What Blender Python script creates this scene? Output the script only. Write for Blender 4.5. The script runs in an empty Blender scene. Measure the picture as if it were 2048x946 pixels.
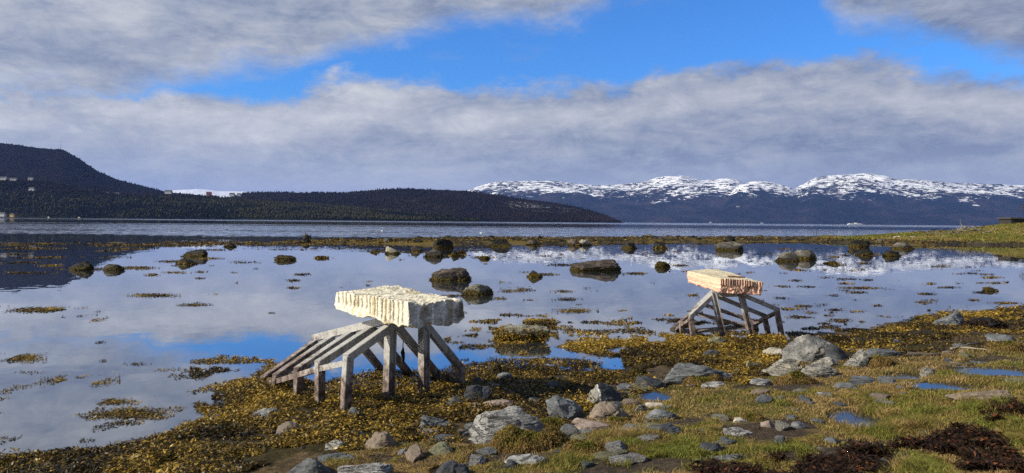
import bpy, bmesh, math, random
import numpy as np
from mathutils import Vector, Matrix

# ------------------------------------------------------------------ camera, sky, sun, exposure
SC = bpy.context.scene
COL = SC.collection
FPX = 1462.0                       # focal length in pixels of the 2048 px wide photograph
CAM_H = 2.3                        # eye above the water, metres
PITCH, ROLL = math.radians(1.195), math.radians(0.516)

cd = bpy.data.cameras.new('camera')
cd.sensor_width = 36.0
cd.lens = 36.0 * FPX / 2048.0
cd.clip_start, cd.clip_end = 0.1, 80000.0
cam = bpy.data.objects.new('camera', cd)
COL.objects.link(cam)
RC = Matrix.Rotation(math.pi / 2 - PITCH, 3, 'X') @ Matrix.Rotation(ROLL, 3, 'Z')
cam.matrix_world = Matrix.Translation((0, 0, CAM_H)) @ RC.to_4x4()
SC.camera = cam
RCN = np.array(RC)

SUN_DIR = Vector((-0.955, -0.275, 0.60)).normalized()      # towards the sun
sl = bpy.data.lights.new('sun', 'SUN')
sl.energy = 5.0
sl.angle = math.radians(0.6)
sl.color = (1.0, 0.92, 0.77)
so = bpy.data.objects.new('sun', sl)
so.rotation_euler = (-SUN_DIR).to_track_quat('-Z', 'Y').to_euler()
COL.objects.link(so)

SC.view_settings.view_transform = 'Standard'
SC.view_settings.look = 'None'
SC.view_settings.gamma = 1.0
SC.view_settings.exposure = 0.5
SC.view_settings.use_curve_mapping = False
SC.render.engine = 'CYCLES'
SC.cycles.use_denoising = False
SC.cycles.use_adaptive_sampling = False
SC.cycles.max_bounces = 6
SC.cycles.diffuse_bounces = 2
SC.cycles.glossy_bounces = 3
SC.cycles.transmission_bounces = 2
SC.cycles.transparent_max_bounces = 8
SC.cycles.volume_bounces = 0
SC.cycles.sample_clamp_indirect = 4.0


class NT:
    """small helper round a node tree"""
    def __init__(s, tree):
        s.t = tree
        s.n = tree.nodes
        s.n.clear()

    def node(s, kind, **kw):
        o = s.n.new(kind)
        for k, v in kw.items():
            setattr(o, k, v)
        return o

    def put(s, sock, v):
        if v is None:
            return
        if isinstance(v, bpy.types.NodeSocket):
            s.t.links.new(v, sock)
        elif isinstance(v, (tuple, list)) and len(v) == 3 and sock.type == 'RGBA':
            sock.default_value = (*v, 1.0)
        else:
            sock.default_value = v

    def m(s, op, a, b=None, c=None, clamp=False):
        o = s.node('ShaderNodeMath', operation=op, use_clamp=clamp)
        for i, v in enumerate((a, b, c)):
            s.put(o.inputs[i], v)
        return o.outputs[0]

    def mixc(s, f, a, b, mode='MIX'):
        o = s.node('ShaderNodeMix', data_type='RGBA', blend_type=mode)
        s.put(o.inputs[0], f)
        s.put(o.inputs[6], a)
        s.put(o.inputs[7], b)
        return o.outputs[2]

    def mixf(s, f, a, b):
        o = s.node('ShaderNodeMix', data_type='FLOAT')
        s.put(o.inputs[0], f)
        s.put(o.inputs[2], a)
        s.put(o.inputs[3], b)
        return o.outputs[0]

    def noise(s, vec, scale, detail=4.0, rough=0.55, dist=0.0):
        o = s.node('ShaderNodeTexNoise')
        s.put(o.inputs['Vector'], vec)
        o.inputs['Scale'].default_value = scale
        o.inputs['Detail'].default_value = detail
        o.inputs['Roughness'].default_value = rough
        o.inputs['Distortion'].default_value = dist
        return o.outputs['Fac']

    def mapping(s, vec, scale=(1, 1, 1), rot=(0, 0, 0), loc=(0, 0, 0)):
        o = s.node('ShaderNodeMapping')
        s.put(o.inputs['Vector'], vec)
        o.inputs['Scale'].default_value = scale
        o.inputs['Rotation'].default_value = rot
        o.inputs['Location'].default_value = loc
        return o.outputs[0]

    def sstep(s, v, a, b, lo=0.0, hi=1.0):
        o = s.node('ShaderNodeMapRange', interpolation_type='SMOOTHSTEP')
        s.put(o.inputs[0], v)
        s.put(o.inputs[1], a)
        s.put(o.inputs[2], b)
        o.inputs[3].default_value = lo
        o.inputs[4].default_value = hi
        return o.outputs[0]

    def ramp(s, f, stops):
        o = s.node('ShaderNodeValToRGB')
        s.put(o.inputs[0], f)
        e = o.color_ramp.elements
        while len(e) < len(stops):
            e.new(0.5)
        for i, (p, c) in enumerate(stops):
            e[i].position = p
            e[i].color = (*c, 1.0)
        return o.outputs[0]

    def comb(s, x, y, z):
        o = s.node('ShaderNodeCombineXYZ')
        for i, v in enumerate((x, y, z)):
            s.put(o.inputs[i], v)
        return o.outputs[0]


def yh(px):
    """horizon row of the photograph at column px"""
    return 442.5 + (px - 1024.0) * math.tan(ROLL)


# ---- world: physical sky with two banks of broken stratus
W = bpy.data.worlds.new('World')
SC.world = W
W.use_nodes = True
w = NT(W.node_tree)
BG = 0.10
sky = w.node('ShaderNodeTexSky', sky_type='NISHITA', sun_disc=False)
sky.sun_elevation = math.asin(SUN_DIR.z)
sky.sun_rotation = math.atan2(SUN_DIR.x, SUN_DIR.y)
sky.air_density, sky.dust_density, sky.ozone_density = 1.0, 0.3, 2.0
tc = w.node('ShaderNodeTexCoord').outputs['Generated']
sp = w.node('ShaderNodeSeparateXYZ')
w.put(sp.inputs[0], tc)
dx, dy, dz = sp.outputs
hyp = w.m('SQRT', w.m('ADD', w.m('MULTIPLY', dx, dx), w.m('MULTIPLY', dy, dy)))
hyp = w.m('MAXIMUM', hyp, 0.02)
tel = w.m('DIVIDE', dz, hyp)                                   # tan of the elevation
azi = w.m('ARCTAN2', dx, dy)                                   # azimuth, 0 = out over the fjord
AZR = math.radians(50)


def cloud_curve(pts):
    o = w.node('ShaderNodeFloatCurve')
    c = o.mapping.curves[0]
    P = []
    for px, py in pts:
        a = math.atan((px - 1024) / FPX)
        t = (yh(px) - py) / FPX * math.cos(a)
        P.append(((a / AZR + 1) / 2, t))
    while len(c.points) < len(P):
        c.points.new(0.5, 0.5)
    for i, (x, y) in enumerate(P):
        c.points[i].location = (x, y)
        c.points[i].handle_type = 'AUTO_CLAMPED'
    o.mapping.update()
    o.inputs['Factor'].default_value = 1.0
    w.put(o.inputs['Value'], w.m('MULTIPLY_ADD', azi, 0.5 / AZR, 0.5, clamp=True))
    return o.outputs[0]


low_edge = cloud_curve([(-500, 165), (0, 160), (170, 172), (250, 190), (310, 202), (400, 206), (540, 212), (620, 188), (690, 166), (760, 172), (860, 180), (950, 188),
                        (1020, 190), (1100, 180), (1180, 178), (1300, 160), (1400, 146), (1550, 134), (1650, 122), (1720, 124), (1800, 142), (1870, 164),
                        (1950, 166), (2048, 160), (2500, 150)])
up_edge = cloud_curve([(-500, 205), (0, 204), (180, 202), (300, 192), (350, 184), (385, 168), (480, 142), (600, 132), (700, 110), (780, 86), (900, 68), (1000, 56),
                       (1120, 46), (1190, 24), (1270, -50), (1400, -120), (1560, -80), (1640, -6), (1690, 52), (1760, 72), (1850, 80), (1910, 94), (2048, 124), (2500, 150)])
# noise for ragged edges, on a flattened dome so streaks draw out towards the horizon
den = w.m('ADD', w.m('MAXIMUM', dz, 0.0), 0.16)
plane = w.comb(w.m('DIVIDE', dx, den), w.m('DIVIDE', dy, den), 0.0)
n_edge = w.noise(w.comb(w.m('MULTIPLY', azi, 4.0), w.m('MULTIPLY', tel, 5.5), 2.0), 2.0, 9.0, 0.60, 0.2)
n_edge2 = w.noise(w.comb(w.m('MULTIPLY', azi, 4.0), w.m('MULTIPLY', tel, 8.0), 0.3), 2.6, 10.0, 0.66, 0.2)
warp = w.m('ADD', w.m('MULTIPLY', w.m('SUBTRACT', n_edge, 0.5), 0.060), w.m('MULTIPLY', w.m('SUBTRACT', n_edge2, 0.5), 0.082))
te = w.m('ADD', tel, warp)
low_cl = w.sstep(w.m('SUBTRACT', te, low_edge), -0.010, 0.017, 1.0, 0.0)
up_raw = w.m('SUBTRACT', te, up_edge)
up_cl = w.sstep(up_raw, -0.018, 0.035, 0.0, 1.0)
hi_fade = w.sstep(tel, 0.34, 0.60, 1.0, 0.25)
hi_noise = w.sstep(w.noise(plane, 1.1, 6.0, 0.6), 0.50, 0.66, 0.0, 0.7)
up_cl = w.m('MULTIPLY', up_cl, w.m('MAXIMUM', hi_fade, hi_noise))
wisps = w.sstep(w.noise(w.comb(w.m('MULTIPLY', azi, 3.0), w.m('MULTIPLY', tel, 9.0), 4.0), 1.7, 7.0, 0.6), 0.56, 0.80, 0.0, 0.40)
cover = w.m('MAXIMUM', w.m('MAXIMUM', low_cl, up_cl), wisps)
# brightness inside the banks
st = w.comb(w.m('MULTIPLY', azi, 2.2), w.m('MULTIPLY', tel, 11.0), 1.7)
n_b = w.noise(st, 1.5, 8.0, 0.60, 0.3)
n_f = w.noise(w.comb(w.m('MULTIPLY', azi, 5.5), w.m('MULTIPLY', tel, 10.0), 7.0), 2.4, 10.0, 0.64, 0.25)
bright = w.m('ADD', w.m('MULTIPLY', n_b, 0.60), w.m('MULTIPLY', n_f, 0.46))
n_c = w.noise(w.comb(w.m('MULTIPLY', azi, 9.0), w.m('MULTIPLY', tel, 20.0), 3.0), 1.7, 9.0, 0.62, 0.6)
billow = w.m('ABSOLUTE', w.m('SUBTRACT', n_c, 0.5))
bright = w.m('ADD', bright, w.m('MULTIPLY', billow, 0.42))
bright = w.m('SUBTRACT', bright, 0.052)
edge_lit = w.sstep(w.m('ABSOLUTE', w.m('SUBTRACT', w.m('SUBTRACT', te, low_edge), -0.03)), 0.0, 0.045, 0.12, 0.0)
bright = w.m('ADD', bright, edge_lit)
bright = w.m('SUBTRACT', bright, w.sstep(azi, -0.15, 0.45, 0.0, 0.055))
cl = w.ramp(bright, [(0.36, (0.205, 0.255, 0.375)), (0.46, (0.325, 0.370, 0.470)), (0.56, (0.445, 0.475, 0.545)), (0.76, (0.680, 0.690, 0.715))])
warmg = w.mixc(w.sstep(azi, 0.0, 0.4, 0.0, 0.55), cl, w.mixc(1.0, cl, (0.93, 0.93, 0.96), 'MULTIPLY'))
hor = w.mixc(w.sstep(tel, 0.02, 0.12, 0.62, 0.0), warmg, (0.56, 0.62, 0.74))
hor = w.mixc(1.0, hor, (0.73 / BG, 0.73 / BG, 0.73 / BG), 'MULTIPLY')
blue = w.mixc(1.0, sky.outputs[0], w.mixc(w.sstep(tel, 0.36, 0.8), (0.28, 0.70, 1.28), (0.78, 0.78, 0.70)), 'MULTIPLY')
final = w.mixc(cover, blue, hor)
bg = w.node('ShaderNodeBackground')
bg.inputs[1].default_value = BG
w.put(bg.inputs[0], final)
wo = w.node('ShaderNodeOutputWorld')
w.put(wo.inputs[0], bg.outputs[0])


# ------------------------------------------------------------------ numpy helpers
def _hash(ix, iy, iz, seed):
    h = (ix.astype(np.int64) * 374761393 + iy.astype(np.int64) * 668265263 + iz.astype(np.int64) * 2147483647 + seed * 1274126177) & 0xFFFFFFFF
    h = ((h ^ (h >> 13)) * 1274126177) & 0xFFFFFFFF
    h = ((h ^ (h >> 16)) * 2246822519) & 0xFFFFFFFF
    return ((h ^ (h >> 15)) & 0xFFFFFF) / float(0xFFFFFF) * 2 - 1


def vnoise(p, seed=0):
    """smooth value noise, -1..1, p is (n,3)"""
    i = np.floor(p)
    f = p - i
    u = f * f * f * (f * (f * 6 - 15) + 10)
    ix, iy, iz = i[:, 0], i[:, 1], i[:, 2]
    r = 0
    for a in (0, 1):
        for b in (0, 1):
            for c in (0, 1):
                wgt = (u[:, 0] if a else 1 - u[:, 0]) * (u[:, 1] if b else 1 - u[:, 1]) * (u[:, 2] if c else 1 - u[:, 2])
                r = r + wgt * _hash(ix + a, iy + b, iz + c, seed)
    return r


def fbm(p, oct=4, seed=0, gain=0.5, lac=2.03):
    r, a = 0, 1.0
    p = np.asarray(p, float)
    for k in range(oct):
        r = r + a * vnoise(p * lac ** k + 17.3 * k, seed + k)
        a *= gain
    return r


def fbm2(x, y, s, oct=4, seed=0, gain=0.5):
    return fbm(np.stack([np.ravel(x) * s, np.ravel(y) * s, np.full(np.size(x), 0.37)], 1), oct, seed, gain).reshape(np.shape(x))


def sm(a, b, x):
    t = np.clip((x - a) / (b - a), 0, 1)
    return t * t * (3 - 2 * t)


def rays(px, py):
    px, py = np.asarray(px, float), np.asarray(py, float)
    d = np.stack([(px - 1024) / FPX, -(py - 473) / FPX, -np.ones_like(px)], -1)
    return d @ RCN.T


def plane_pt(px, py, z=0.0):
    r = rays(px, py)
    t = (z - CAM_H) / r[..., 2]
    return r * t[..., None] + np.array([0, 0, CAM_H])


def depth_pt(px, py, y):
    r = rays(px, py)
    t = y / r[..., 1]
    return r * t[..., None] + np.array([0, 0, CAM_H])


def inpoly(px, py, poly):
    poly = np.asarray(poly, float)
    c = np.zeros(np.shape(px), bool)
    j = len(poly) - 1
    for i in range(len(poly)):
        xi, yi = poly[i]
        xj, yj = poly[j]
        k = ((yi > py) != (yj > py)) & (px < (xj - xi) * (py - yi) / (yj - yi + 1e-12) + xi)
        c ^= k
        j = i
    return c


def project(x, y, z):
    v = np.stack([x, y, z - CAM_H], -1) @ RCN
    dd = np.where(v[..., 2] < -0.05, -v[..., 2], 0.05)
    return 1024 + FPX * v[..., 0] / dd, 473 - FPX * v[..., 1] / dd


# ------------------------------------------------------------------ object helpers
def tag(o, label=None, cat=None, group=None, kind=None):
    if label:
        o['label'] = label
    if cat:
        o['category'] = cat
    if group:
        o['group'] = group
    if kind:
        o['kind'] = kind
    return o


def mesh_obj(name, verts, faces, mat=None, parent=None, loc=None, smooth=True, cols=None):
    me = bpy.data.meshes.new(name)
    verts = np.asarray(verts, np.float32)
    if isinstance(faces, np.ndarray):
        nf, k = faces.shape
        me.vertices.add(len(verts))
        me.vertices.foreach_set('co', verts.ravel())
        me.loops.add(nf * k)
        me.loops.foreach_set('vertex_index', faces.astype(np.int32).ravel())
        me.polygons.add(nf)
        me.polygons.foreach_set('loop_start', np.arange(nf, dtype=np.int32) * k)
        me.update(calc_edges=True)
    else:
        me.from_pydata([tuple(v) for v in verts], [], faces)
    if smooth:
        me.polygons.foreach_set('use_smooth', np.ones(len(me.polygons), bool))
    if cols is not None:
        ca = me.color_attributes.new('Col', 'FLOAT_COLOR', 'POINT')
        c4 = np.ones((len(verts), 4), np.float32)
        c4[:, :3] = cols
        ca.data.foreach_set('color', c4.ravel())
    me.validate()
    if mat:
        me.materials.append(mat)
    o = bpy.data.objects.new(name, me)
    if loc is not None:
        o.location = loc
    if parent:
        o.parent = parent
    COL.objects.link(o)
    return o


def empty(name, loc=(0, 0, 0)):
    o = bpy.data.objects.new(name, None)
    o.location = loc
    o.empty_display_size = 0.2
    COL.objects.link(o)
    return o


def material(name):
    mt = bpy.data.materials.new(name)
    mt.use_nodes = True
    k = NT(mt.node_tree)
    out = k.node('ShaderNodeOutputMaterial')
    return mt, k, out


def principled(k, out, col, rough=0.8, spec=0.3, normal=None, metallic=0.0):
    p = k.node('ShaderNodeBsdfPrincipled')
    k.put(p.inputs['Base Color'], col)
    k.put(p.inputs['Roughness'], rough)
    k.put(p.inputs['Specular IOR Level'], spec)
    k.put(p.inputs['Metallic'], metallic)
    if normal is not None:
        k.put(p.inputs['Normal'], normal)
    k.put(out.inputs['Surface'], p.outputs[0])
    return p


def bump(k, h, dist, strength=1.0):
    b = k.node('ShaderNodeBump')
    b.inputs['Strength'].default_value = strength
    b.inputs['Distance'].default_value = dist
    k.put(b.inputs['Height'], h)
    return b.outputs[0]


def attr_mat(name, rough=0.6, spec=0.3, transl=0.0, nscale=None, bumpd=None):
    mt, k, out = material(name)
    a = k.node('ShaderNodeAttribute', attribute_name='Col').outputs['Color']
    nrm = None
    if nscale:
        pos = k.node('ShaderNodeNewGeometry').outputs['Position']
        n = k.noise(pos, nscale, 6, 0.65)
        a = k.mixc(1.0, a, k.ramp(n, [(0.3, (0.5, 0.5, 0.5)), (0.7, (1.45, 1.45, 1.45))]), 'MULTIPLY')
        if bumpd:
            nrm = bump(k, n, bumpd)
    p = principled(k, out, a, rough, spec, nrm)
    if transl:
        t = k.node('ShaderNodeBsdfTranslucent')
        k.put(t.inputs[0], a)
        mx = k.node('ShaderNodeMixShader')
        mx.inputs[0].default_value = transl
        k.put(mx.inputs[1], p.outputs[0])
        k.put(mx.inputs[2], t.outputs[0])
        k.put(out.inputs['Surface'], mx.outputs[0])
    return mt


def rock_mat(name, dark, mid, light, scale=4.0, streak=None, lines=0.0, tide=None, rough=0.75, bumpd=0.03, rust=0.0):
    """stone: streak = (sx,sy,sz,tilt) stretches the grain, lines = dark foliation, tide = height of the weed line"""
    mt, k, out = material(name)
    obj = k.node('ShaderNodeTexCoord').outputs['Object']
    rnd = k.node('ShaderNodeObjectInfo').outputs['Random']
    off = k.node('ShaderNodeVectorMath', operation='ADD')
    k.put(off.inputs[0], obj)
    k.put(off.inputs[1], k.comb(k.m('MULTIPLY', rnd, 31.0), k.m('MULTIPLY', rnd, 17.0), k.m('MULTIPLY', rnd, 53.0)))
    v = off.outputs[0]
    vs = k.mapping(v, streak[:3], (0.25, streak[3], 0.4)) if streak else v
    n1 = k.noise(vs, scale, 8, 0.62, 0.6)
    n2 = k.noise(v, scale * 9, 5, 0.7)
    n3 = k.noise(v, scale * 0.35, 3, 0.5)
    f = k.m('ADD', k.m('MULTIPLY', n1, 0.62), k.m('ADD', k.m('MULTIPLY', n2, 0.22), k.m('MULTIPLY', n3, 0.16)))
    col = k.ramp(f, [(0.36, dark), (0.50, mid), (0.64, light)])
    h = k.m('ADD', k.m('MULTIPLY', n1, 0.7), k.m('MULTIPLY', n2, 0.35))
    if lines:
        fn = k.noise(k.mapping(v, (0.55, 0.55, 2.6), (0.5, 0.45, 0)), scale * 0.8, 5, 0.6, 1.6)
        ln = k.sstep(k.m('ABSOLUTE', k.m('SUBTRACT', k.m('FRACT', k.m('MULTIPLY', fn, 7.0)), 0.5)), 0.0, 0.16, 1.0, 0.0)
        ln = k.m('MULTIPLY', ln, k.sstep(n3, 0.38, 0.60, 0.15, 1.0))
        col = k.mixc(k.m('MULTIPLY', ln, lines), col, (0.02, 0.02, 0.022))
        h = k.m('SUBTRACT', h, k.m('MULTIPLY', ln, 0.7 * lines))
    if rust:
        r = k.sstep(k.noise(v, scale * 0.9, 5, 0.6), 0.52, 0.68, 0.0, rust)
        col = k.mixc(r, col, (0.22, 0.15, 0.07))
    col = k.mixc(1.0, col, k.ramp(rnd, [(0.0, (0.78, 0.78, 0.80)), (1.0, (1.15, 1.12, 1.08))]), 'MULTIPLY')
    ro = rough
    if tide is not None:
        pz = k.node('ShaderNodeSeparateXYZ')
        pos = k.node('ShaderNodeNewGeometry').outputs['Position']
        k.put(pz.inputs[0], pos)
        nn = k.noise(pos, 2.2, 5, 0.65)
        lvl = k.m('ADD', pz.outputs[2], k.m('MULTIPLY', k.m('SUBTRACT', nn, 0.5), tide * 2.2))
        wet = k.sstep(lvl, tide, tide * 2.2, 1.0, 0.0)
        col = k.mixc(k.m('MULTIPLY', wet, 0.55), col, (0.020, 0.018, 0.014))
        wm = k.sstep(lvl, tide * 0.55, tide * 0.95, 1.0, 0.0)
        wc = k.ramp(k.noise(pos, 16, 4, 0.7), [(0.35, (0.015, 0.012, 0.004)), (0.55, (0.075, 0.055, 0.010)), (0.7, (0.17, 0.12, 0.018))])
        col = k.mixc(wm, col, wc)
        h = k.m('ADD', h, k.m('MULTIPLY', k.m('MULTIPLY', wm, k.noise(pos, 22, 3, 0.6)), 1.5))
        ro = k.mixf(wet, rough, 0.45)
    principled(k, out, col, ro, 0.12 if tide is not None else 0.3, bump(k, h, bumpd))
    return mt


M = {
    'slate': rock_mat('slate_blue_grey', (0.040, 0.045, 0.052), (0.105, 0.115, 0.125), (0.24, 0.25, 0.255), 3.5, (1, 1, 3.0, 0.3)),
    'darkslate': rock_mat('dark_slate', (0.018, 0.020, 0.024), (0.045, 0.050, 0.058), (0.13, 0.14, 0.15), 3.5, (1, 1, 2.5, 0.5), bumpd=0.025),
    'gneiss': rock_mat('pale_gneiss', (0.09, 0.09, 0.09), (0.27, 0.27, 0.265), (0.46, 0.46, 0.44), 4.0, (1, 1, 4.0, 0.25), lines=0.75, bumpd=0.05),
    'folded': rock_mat('folded_gneiss', (0.07, 0.07, 0.065), (0.23, 0.225, 0.20), (0.40, 0.38, 0.33), 6.0, (1, 1, 2.0, 0.6), lines=0.9, bumpd=0.04, rust=0.3),
    'granite': rock_mat('brown_granite', (0.085, 0.066, 0.050), (0.175, 0.140, 0.108), (0.29, 0.24, 0.19), 9.0, bumpd=0.02, rough=0.85),
    'grey': rock_mat('grey_boulder_stone', (0.055, 0.056, 0.056), (0.150, 0.150, 0.145), (0.34, 0.33, 0.30), 4.5, None, rust=0.35, bumpd=0.05),
    'pale': rock_mat('pale_stone', (0.17, 0.15, 0.12), (0.34, 0.31, 0.26), (0.52, 0.48, 0.41), 5.0, (1, 1, 3.5, 0.4), bumpd=0.03),
    'pink': rock_mat('pinkish_stone', (0.14, 0.105, 0.090), (0.26, 0.20, 0.17), (0.40, 0.33, 0.28), 5.0, (1, 1, 3.0, 0.1), bumpd=0.02),
    'olive': rock_mat('olive_stone', (0.055, 0.055, 0.030), (0.13, 0.125, 0.070), (0.24, 0.23, 0.14), 5.0, bumpd=0.03),
    'tide_brown': rock_mat('tidal_brown_rock', (0.018, 0.015, 0.012), (0.085, 0.068, 0.054), (0.21, 0.175, 0.14), 2.2, (1, 1, 1.5, 0.4), tide=0.16, bumpd=0.12),
    'tide_grey': rock_mat('tidal_grey_rock', (0.022, 0.021, 0.018), (0.070, 0.066, 0.056), (0.19, 0.18, 0.15), 1.8, (1, 1, 1.5, 0.2), tide=0.20, bumpd=0.12),
    'tide_pale': rock_mat('tidal_pale_rock', (0.10, 0.095, 0.075), (0.27, 0.26, 0.20), (0.46, 0.44, 0.36), 2.4, (1, 1, 1.5, 0.2), tide=0.17, bumpd=0.10),
    'tide_dark': rock_mat('tidal_dark_rock', (0.004, 0.004, 0.003), (0.012, 0.011, 0.008), (0.036, 0.033, 0.025), 1.8, None, tide=0.22, bumpd=0.12),
    'tide_weed': rock_mat('weed_covered_rock', (0.018, 0.016, 0.009), (0.050, 0.043, 0.016), (0.12, 0.10, 0.030), 5.0, None, tide=0.5, bumpd=0.15),
}


# black slate with its sunlit left side painted paler, white quartz vein between
mt, k, out = material('veined_slate')
ob = k.node('ShaderNodeTexCoord').outputs['Object']
sx = k.node('ShaderNodeSeparateXYZ')
k.put(sx.inputs[0], ob)
n1 = k.noise(ob, 5, 7, 0.65)
n2 = k.noise(ob, 30, 4, 0.65)
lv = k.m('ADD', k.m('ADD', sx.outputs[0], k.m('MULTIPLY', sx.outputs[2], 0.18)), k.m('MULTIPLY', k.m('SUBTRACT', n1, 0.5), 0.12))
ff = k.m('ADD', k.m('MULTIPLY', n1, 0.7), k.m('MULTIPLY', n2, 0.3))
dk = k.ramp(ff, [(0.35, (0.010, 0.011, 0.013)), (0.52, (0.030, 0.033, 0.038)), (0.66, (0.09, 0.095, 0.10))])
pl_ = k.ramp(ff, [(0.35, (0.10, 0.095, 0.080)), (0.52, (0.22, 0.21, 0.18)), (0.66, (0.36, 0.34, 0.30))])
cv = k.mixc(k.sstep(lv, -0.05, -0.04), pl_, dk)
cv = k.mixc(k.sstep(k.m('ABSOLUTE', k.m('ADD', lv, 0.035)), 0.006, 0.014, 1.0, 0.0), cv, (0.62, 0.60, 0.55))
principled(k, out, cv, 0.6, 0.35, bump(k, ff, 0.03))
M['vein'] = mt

# ------------------------------------------------------------------ the setting: shore and sea bed
CTRL = [  # photograph column, row, height of the ground there (m above the water)
    (0, 940, -0.03), (200, 893, 0), (330, 862, 0), (390, 820, -0.01), (430, 785, 0), (520, 750, 0), (650, 758, -0.02), (760, 752, -0.02), (900, 745, 0), (1000, 733, -0.01),
    (1100, 732, -0.01), (1250, 735, -0.01), (1300, 712, -0.01), (1360, 694, -0.01), (1450, 677, -0.02), (1560, 674, -0.01), (1650, 668, 0), (1750, 655, 0.01), (1800, 642, 0), (1900, 628, 0),
    (2048, 614, 0), (2200, 600, 0), (100, 946, 0.04), (400, 930, 0.10), (500, 870, 0.06), (640, 830, 0.05), (700, 946, 0.25), (800, 850, 0.10), (900, 800, 0.06),
    (950, 900, 0.25), (1000, 946, 0.36), (1100, 850, 0.22), (1100, 770, 0.05), (1200, 762, 0.05), (1200, 900, 0.38), (1400, 946, 0.52), (1400, 850, 0.35),
    (1400, 775, 0.17), (1500, 705, 0.05), (1600, 745, 0.20), (1600, 800, 0.30), (1600, 900, 0.50), (1700, 838, 0.38), (1800, 700, 0.18), (1800, 946, 0.62),
    (1900, 770, 0.35), (1950, 655, 0.10), (2048, 660, 0.18), (2048, 750, 0.40), (2048, 850, 0.56), (2048, 946, 0.70), (2250, 700, 0.35), (2250, 900, 0.75),
    (-250, 946, -0.05), (-250, 700, -0.30), (400, 1200, 0.40), (1024, 1300, 0.70), (1700, 1300, 0.80), (-300, 1300, 0.30), (2400, 1300, 0.9),
    (0, 810, -0.14), (200, 800, -0.12), (250, 700, -0.25), (0, 600, -0.45), (420, 690, -0.18), (600, 600, -0.4), (300, 560, -0.5), (1000, 640, -0.16), (1000, 560, -0.4),
    (1200, 600, -0.35), (1200, 690, -0.05), (1080, 695, -0.06), (950, 690, -0.12), (1450, 620, -0.25), (1700, 600, -0.3), (1900, 585, -0.25), (2048, 560, -0.4), (1000, 500, -0.5), (0, 505, -0.5), (2048, 510, -0.4), (2300, 520, -0.2),
    (0, 470, -0.6), (1000, 468, -0.6), (2100, 475, -0.6)]
cp = np.array(CTRL)
cw = plane_pt(cp[:, 0], cp[:, 1], 0.0)
rr = rays(cp[:, 0], cp[:, 1])
tt = (cp[:, 2] - CAM_H) / rr[:, 2]
cw = rr * tt[:, None]
CQ = np.stack([cw[:, 0] / cw[:, 1], np.log(cw[:, 1])], 1)


def tps_k(r2):
    return 0.5 * r2 * np.log(r2 + 1e-9)


nC = len(CQ)
K = tps_k(((CQ[:, None] - CQ[None]) ** 2).sum(-1)) + np.eye(nC) * 0.004
Pm = np.concatenate([np.ones((nC, 1)), CQ], 1)
A = np.block([[K, Pm], [Pm.T, np.zeros((3, 3))]])
sol = np.linalg.solve(A, np.concatenate([cp[:, 2], np.zeros(3)]))

QN, RN = 640, 430
QS = np.linspace(-1.7, 1.7, QN)
LS = np.linspace(math.log(2.2), math.log(150.0), RN)
Qg, Lg = np.meshgrid(QS, LS)
Yg = np.exp(Lg)
Xg = Qg * Yg
Z = np.zeros(Qg.size)
qq = np.stack([np.clip(Qg, -0.9, 0.9).ravel(), Lg.ravel()], 1)
for i in range(0, len(qq), 40000):
    s_ = qq[i:i + 40000]
    Z[i:i + 40000] = tps_k(((s_[:, None] - CQ[None]) ** 2).sum(-1)) @ sol[:nC] + sol[nC] + s_ @ sol[nC + 1:]
Z = Z.reshape(Qg.shape)
Z = np.clip(Z, -0.8, 1.2)
far_w = sm(math.log(38), math.log(55), Lg)
Z = Z * (1 - far_w) - 0.55 * far_w
# shore relief
land = sm(-0.12, 0.12, Z)
Z += land * (0.030 * fbm2(Xg, Yg, 0.9, 4, 3) + 0.022 * fbm2(Xg, Yg, 3.2, 4, 9) * sm(30, 12, Yg))
# low spit and grassy bank across the lagoon
SP = np.array([(-1400, 488, 484, -0.06), (0, 488, 484, -0.05), (500, 488, 482, -0.03), (700, 491, 478, 0.10), (900, 494, 476, 0.28), (1000, 490, 475.5, 0.26), (1100, 490.5, 475.5, 0.26), (1300, 487, 475, 0.28),
               (1500, 485, 475, 0.28), (1600, 484, 474, 0.32), (1700, 487, 472, 0.40), (1800, 491, 469, 0.75), (1900, 489.5, 469, 1.15), (1950, 489.5, 469, 1.7), (2000, 490, 469, 2.35), (2048, 490, 469, 2.85), (2300, 492, 470, 4.2), (3500, 492, 470, 5.0)])
yhs = 442.5 + (SP[:, 0] - 1024) * math.tan(ROLL)
d_near = CAM_H * FPX / (SP[:, 1] - yhs)
d_far = CAM_H * FPX / (SP[:, 2] - yhs)
d_far[10:] = [118, 124, 128, 130, 132, 134, 138, 140]
qs_px = 1024 + FPX * Qg
dn = np.interp(qs_px, SP[:, 0], d_near) + 1.5 * fbm2(Xg, Yg, 0.10, 3, 21)
df = np.interp(qs_px, SP[:, 0], d_far) + 2.0 * fbm2(Xg, Yg, 0.08, 3, 22)
hs = np.interp(qs_px, SP[:, 0], SP[:, 3])
ss = (Yg - dn) / (df - dn)
bank = sm(1650, 1850, qs_px)
prof_a = sm(-0.25, 0.35, ss) * (1 - sm(0.65, 1.2, ss))
prof_b = (0.10 * sm(-0.05, 0.06, ss) + 0.90 * sm(0.0, 0.8, ss)) * (1 - sm(0.92, 1.2, ss))
prof = prof_a * (1 - bank) + prof_b * bank
spit = (0.55 + hs) * prof * (1 - bank) + bank * ((0.62 * sm(-0.10, 0.02, ss) * (1 - sm(1.0, 1.3, ss))) + hs * prof_b)
spit += prof * (0.10 * fbm2(Xg, Yg, 0.35, 4, 31) + 0.06 * fbm2(Xg, Yg, 1.1, 3, 33))
Z = Z + spit * sm(45, 55, Yg)


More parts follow.
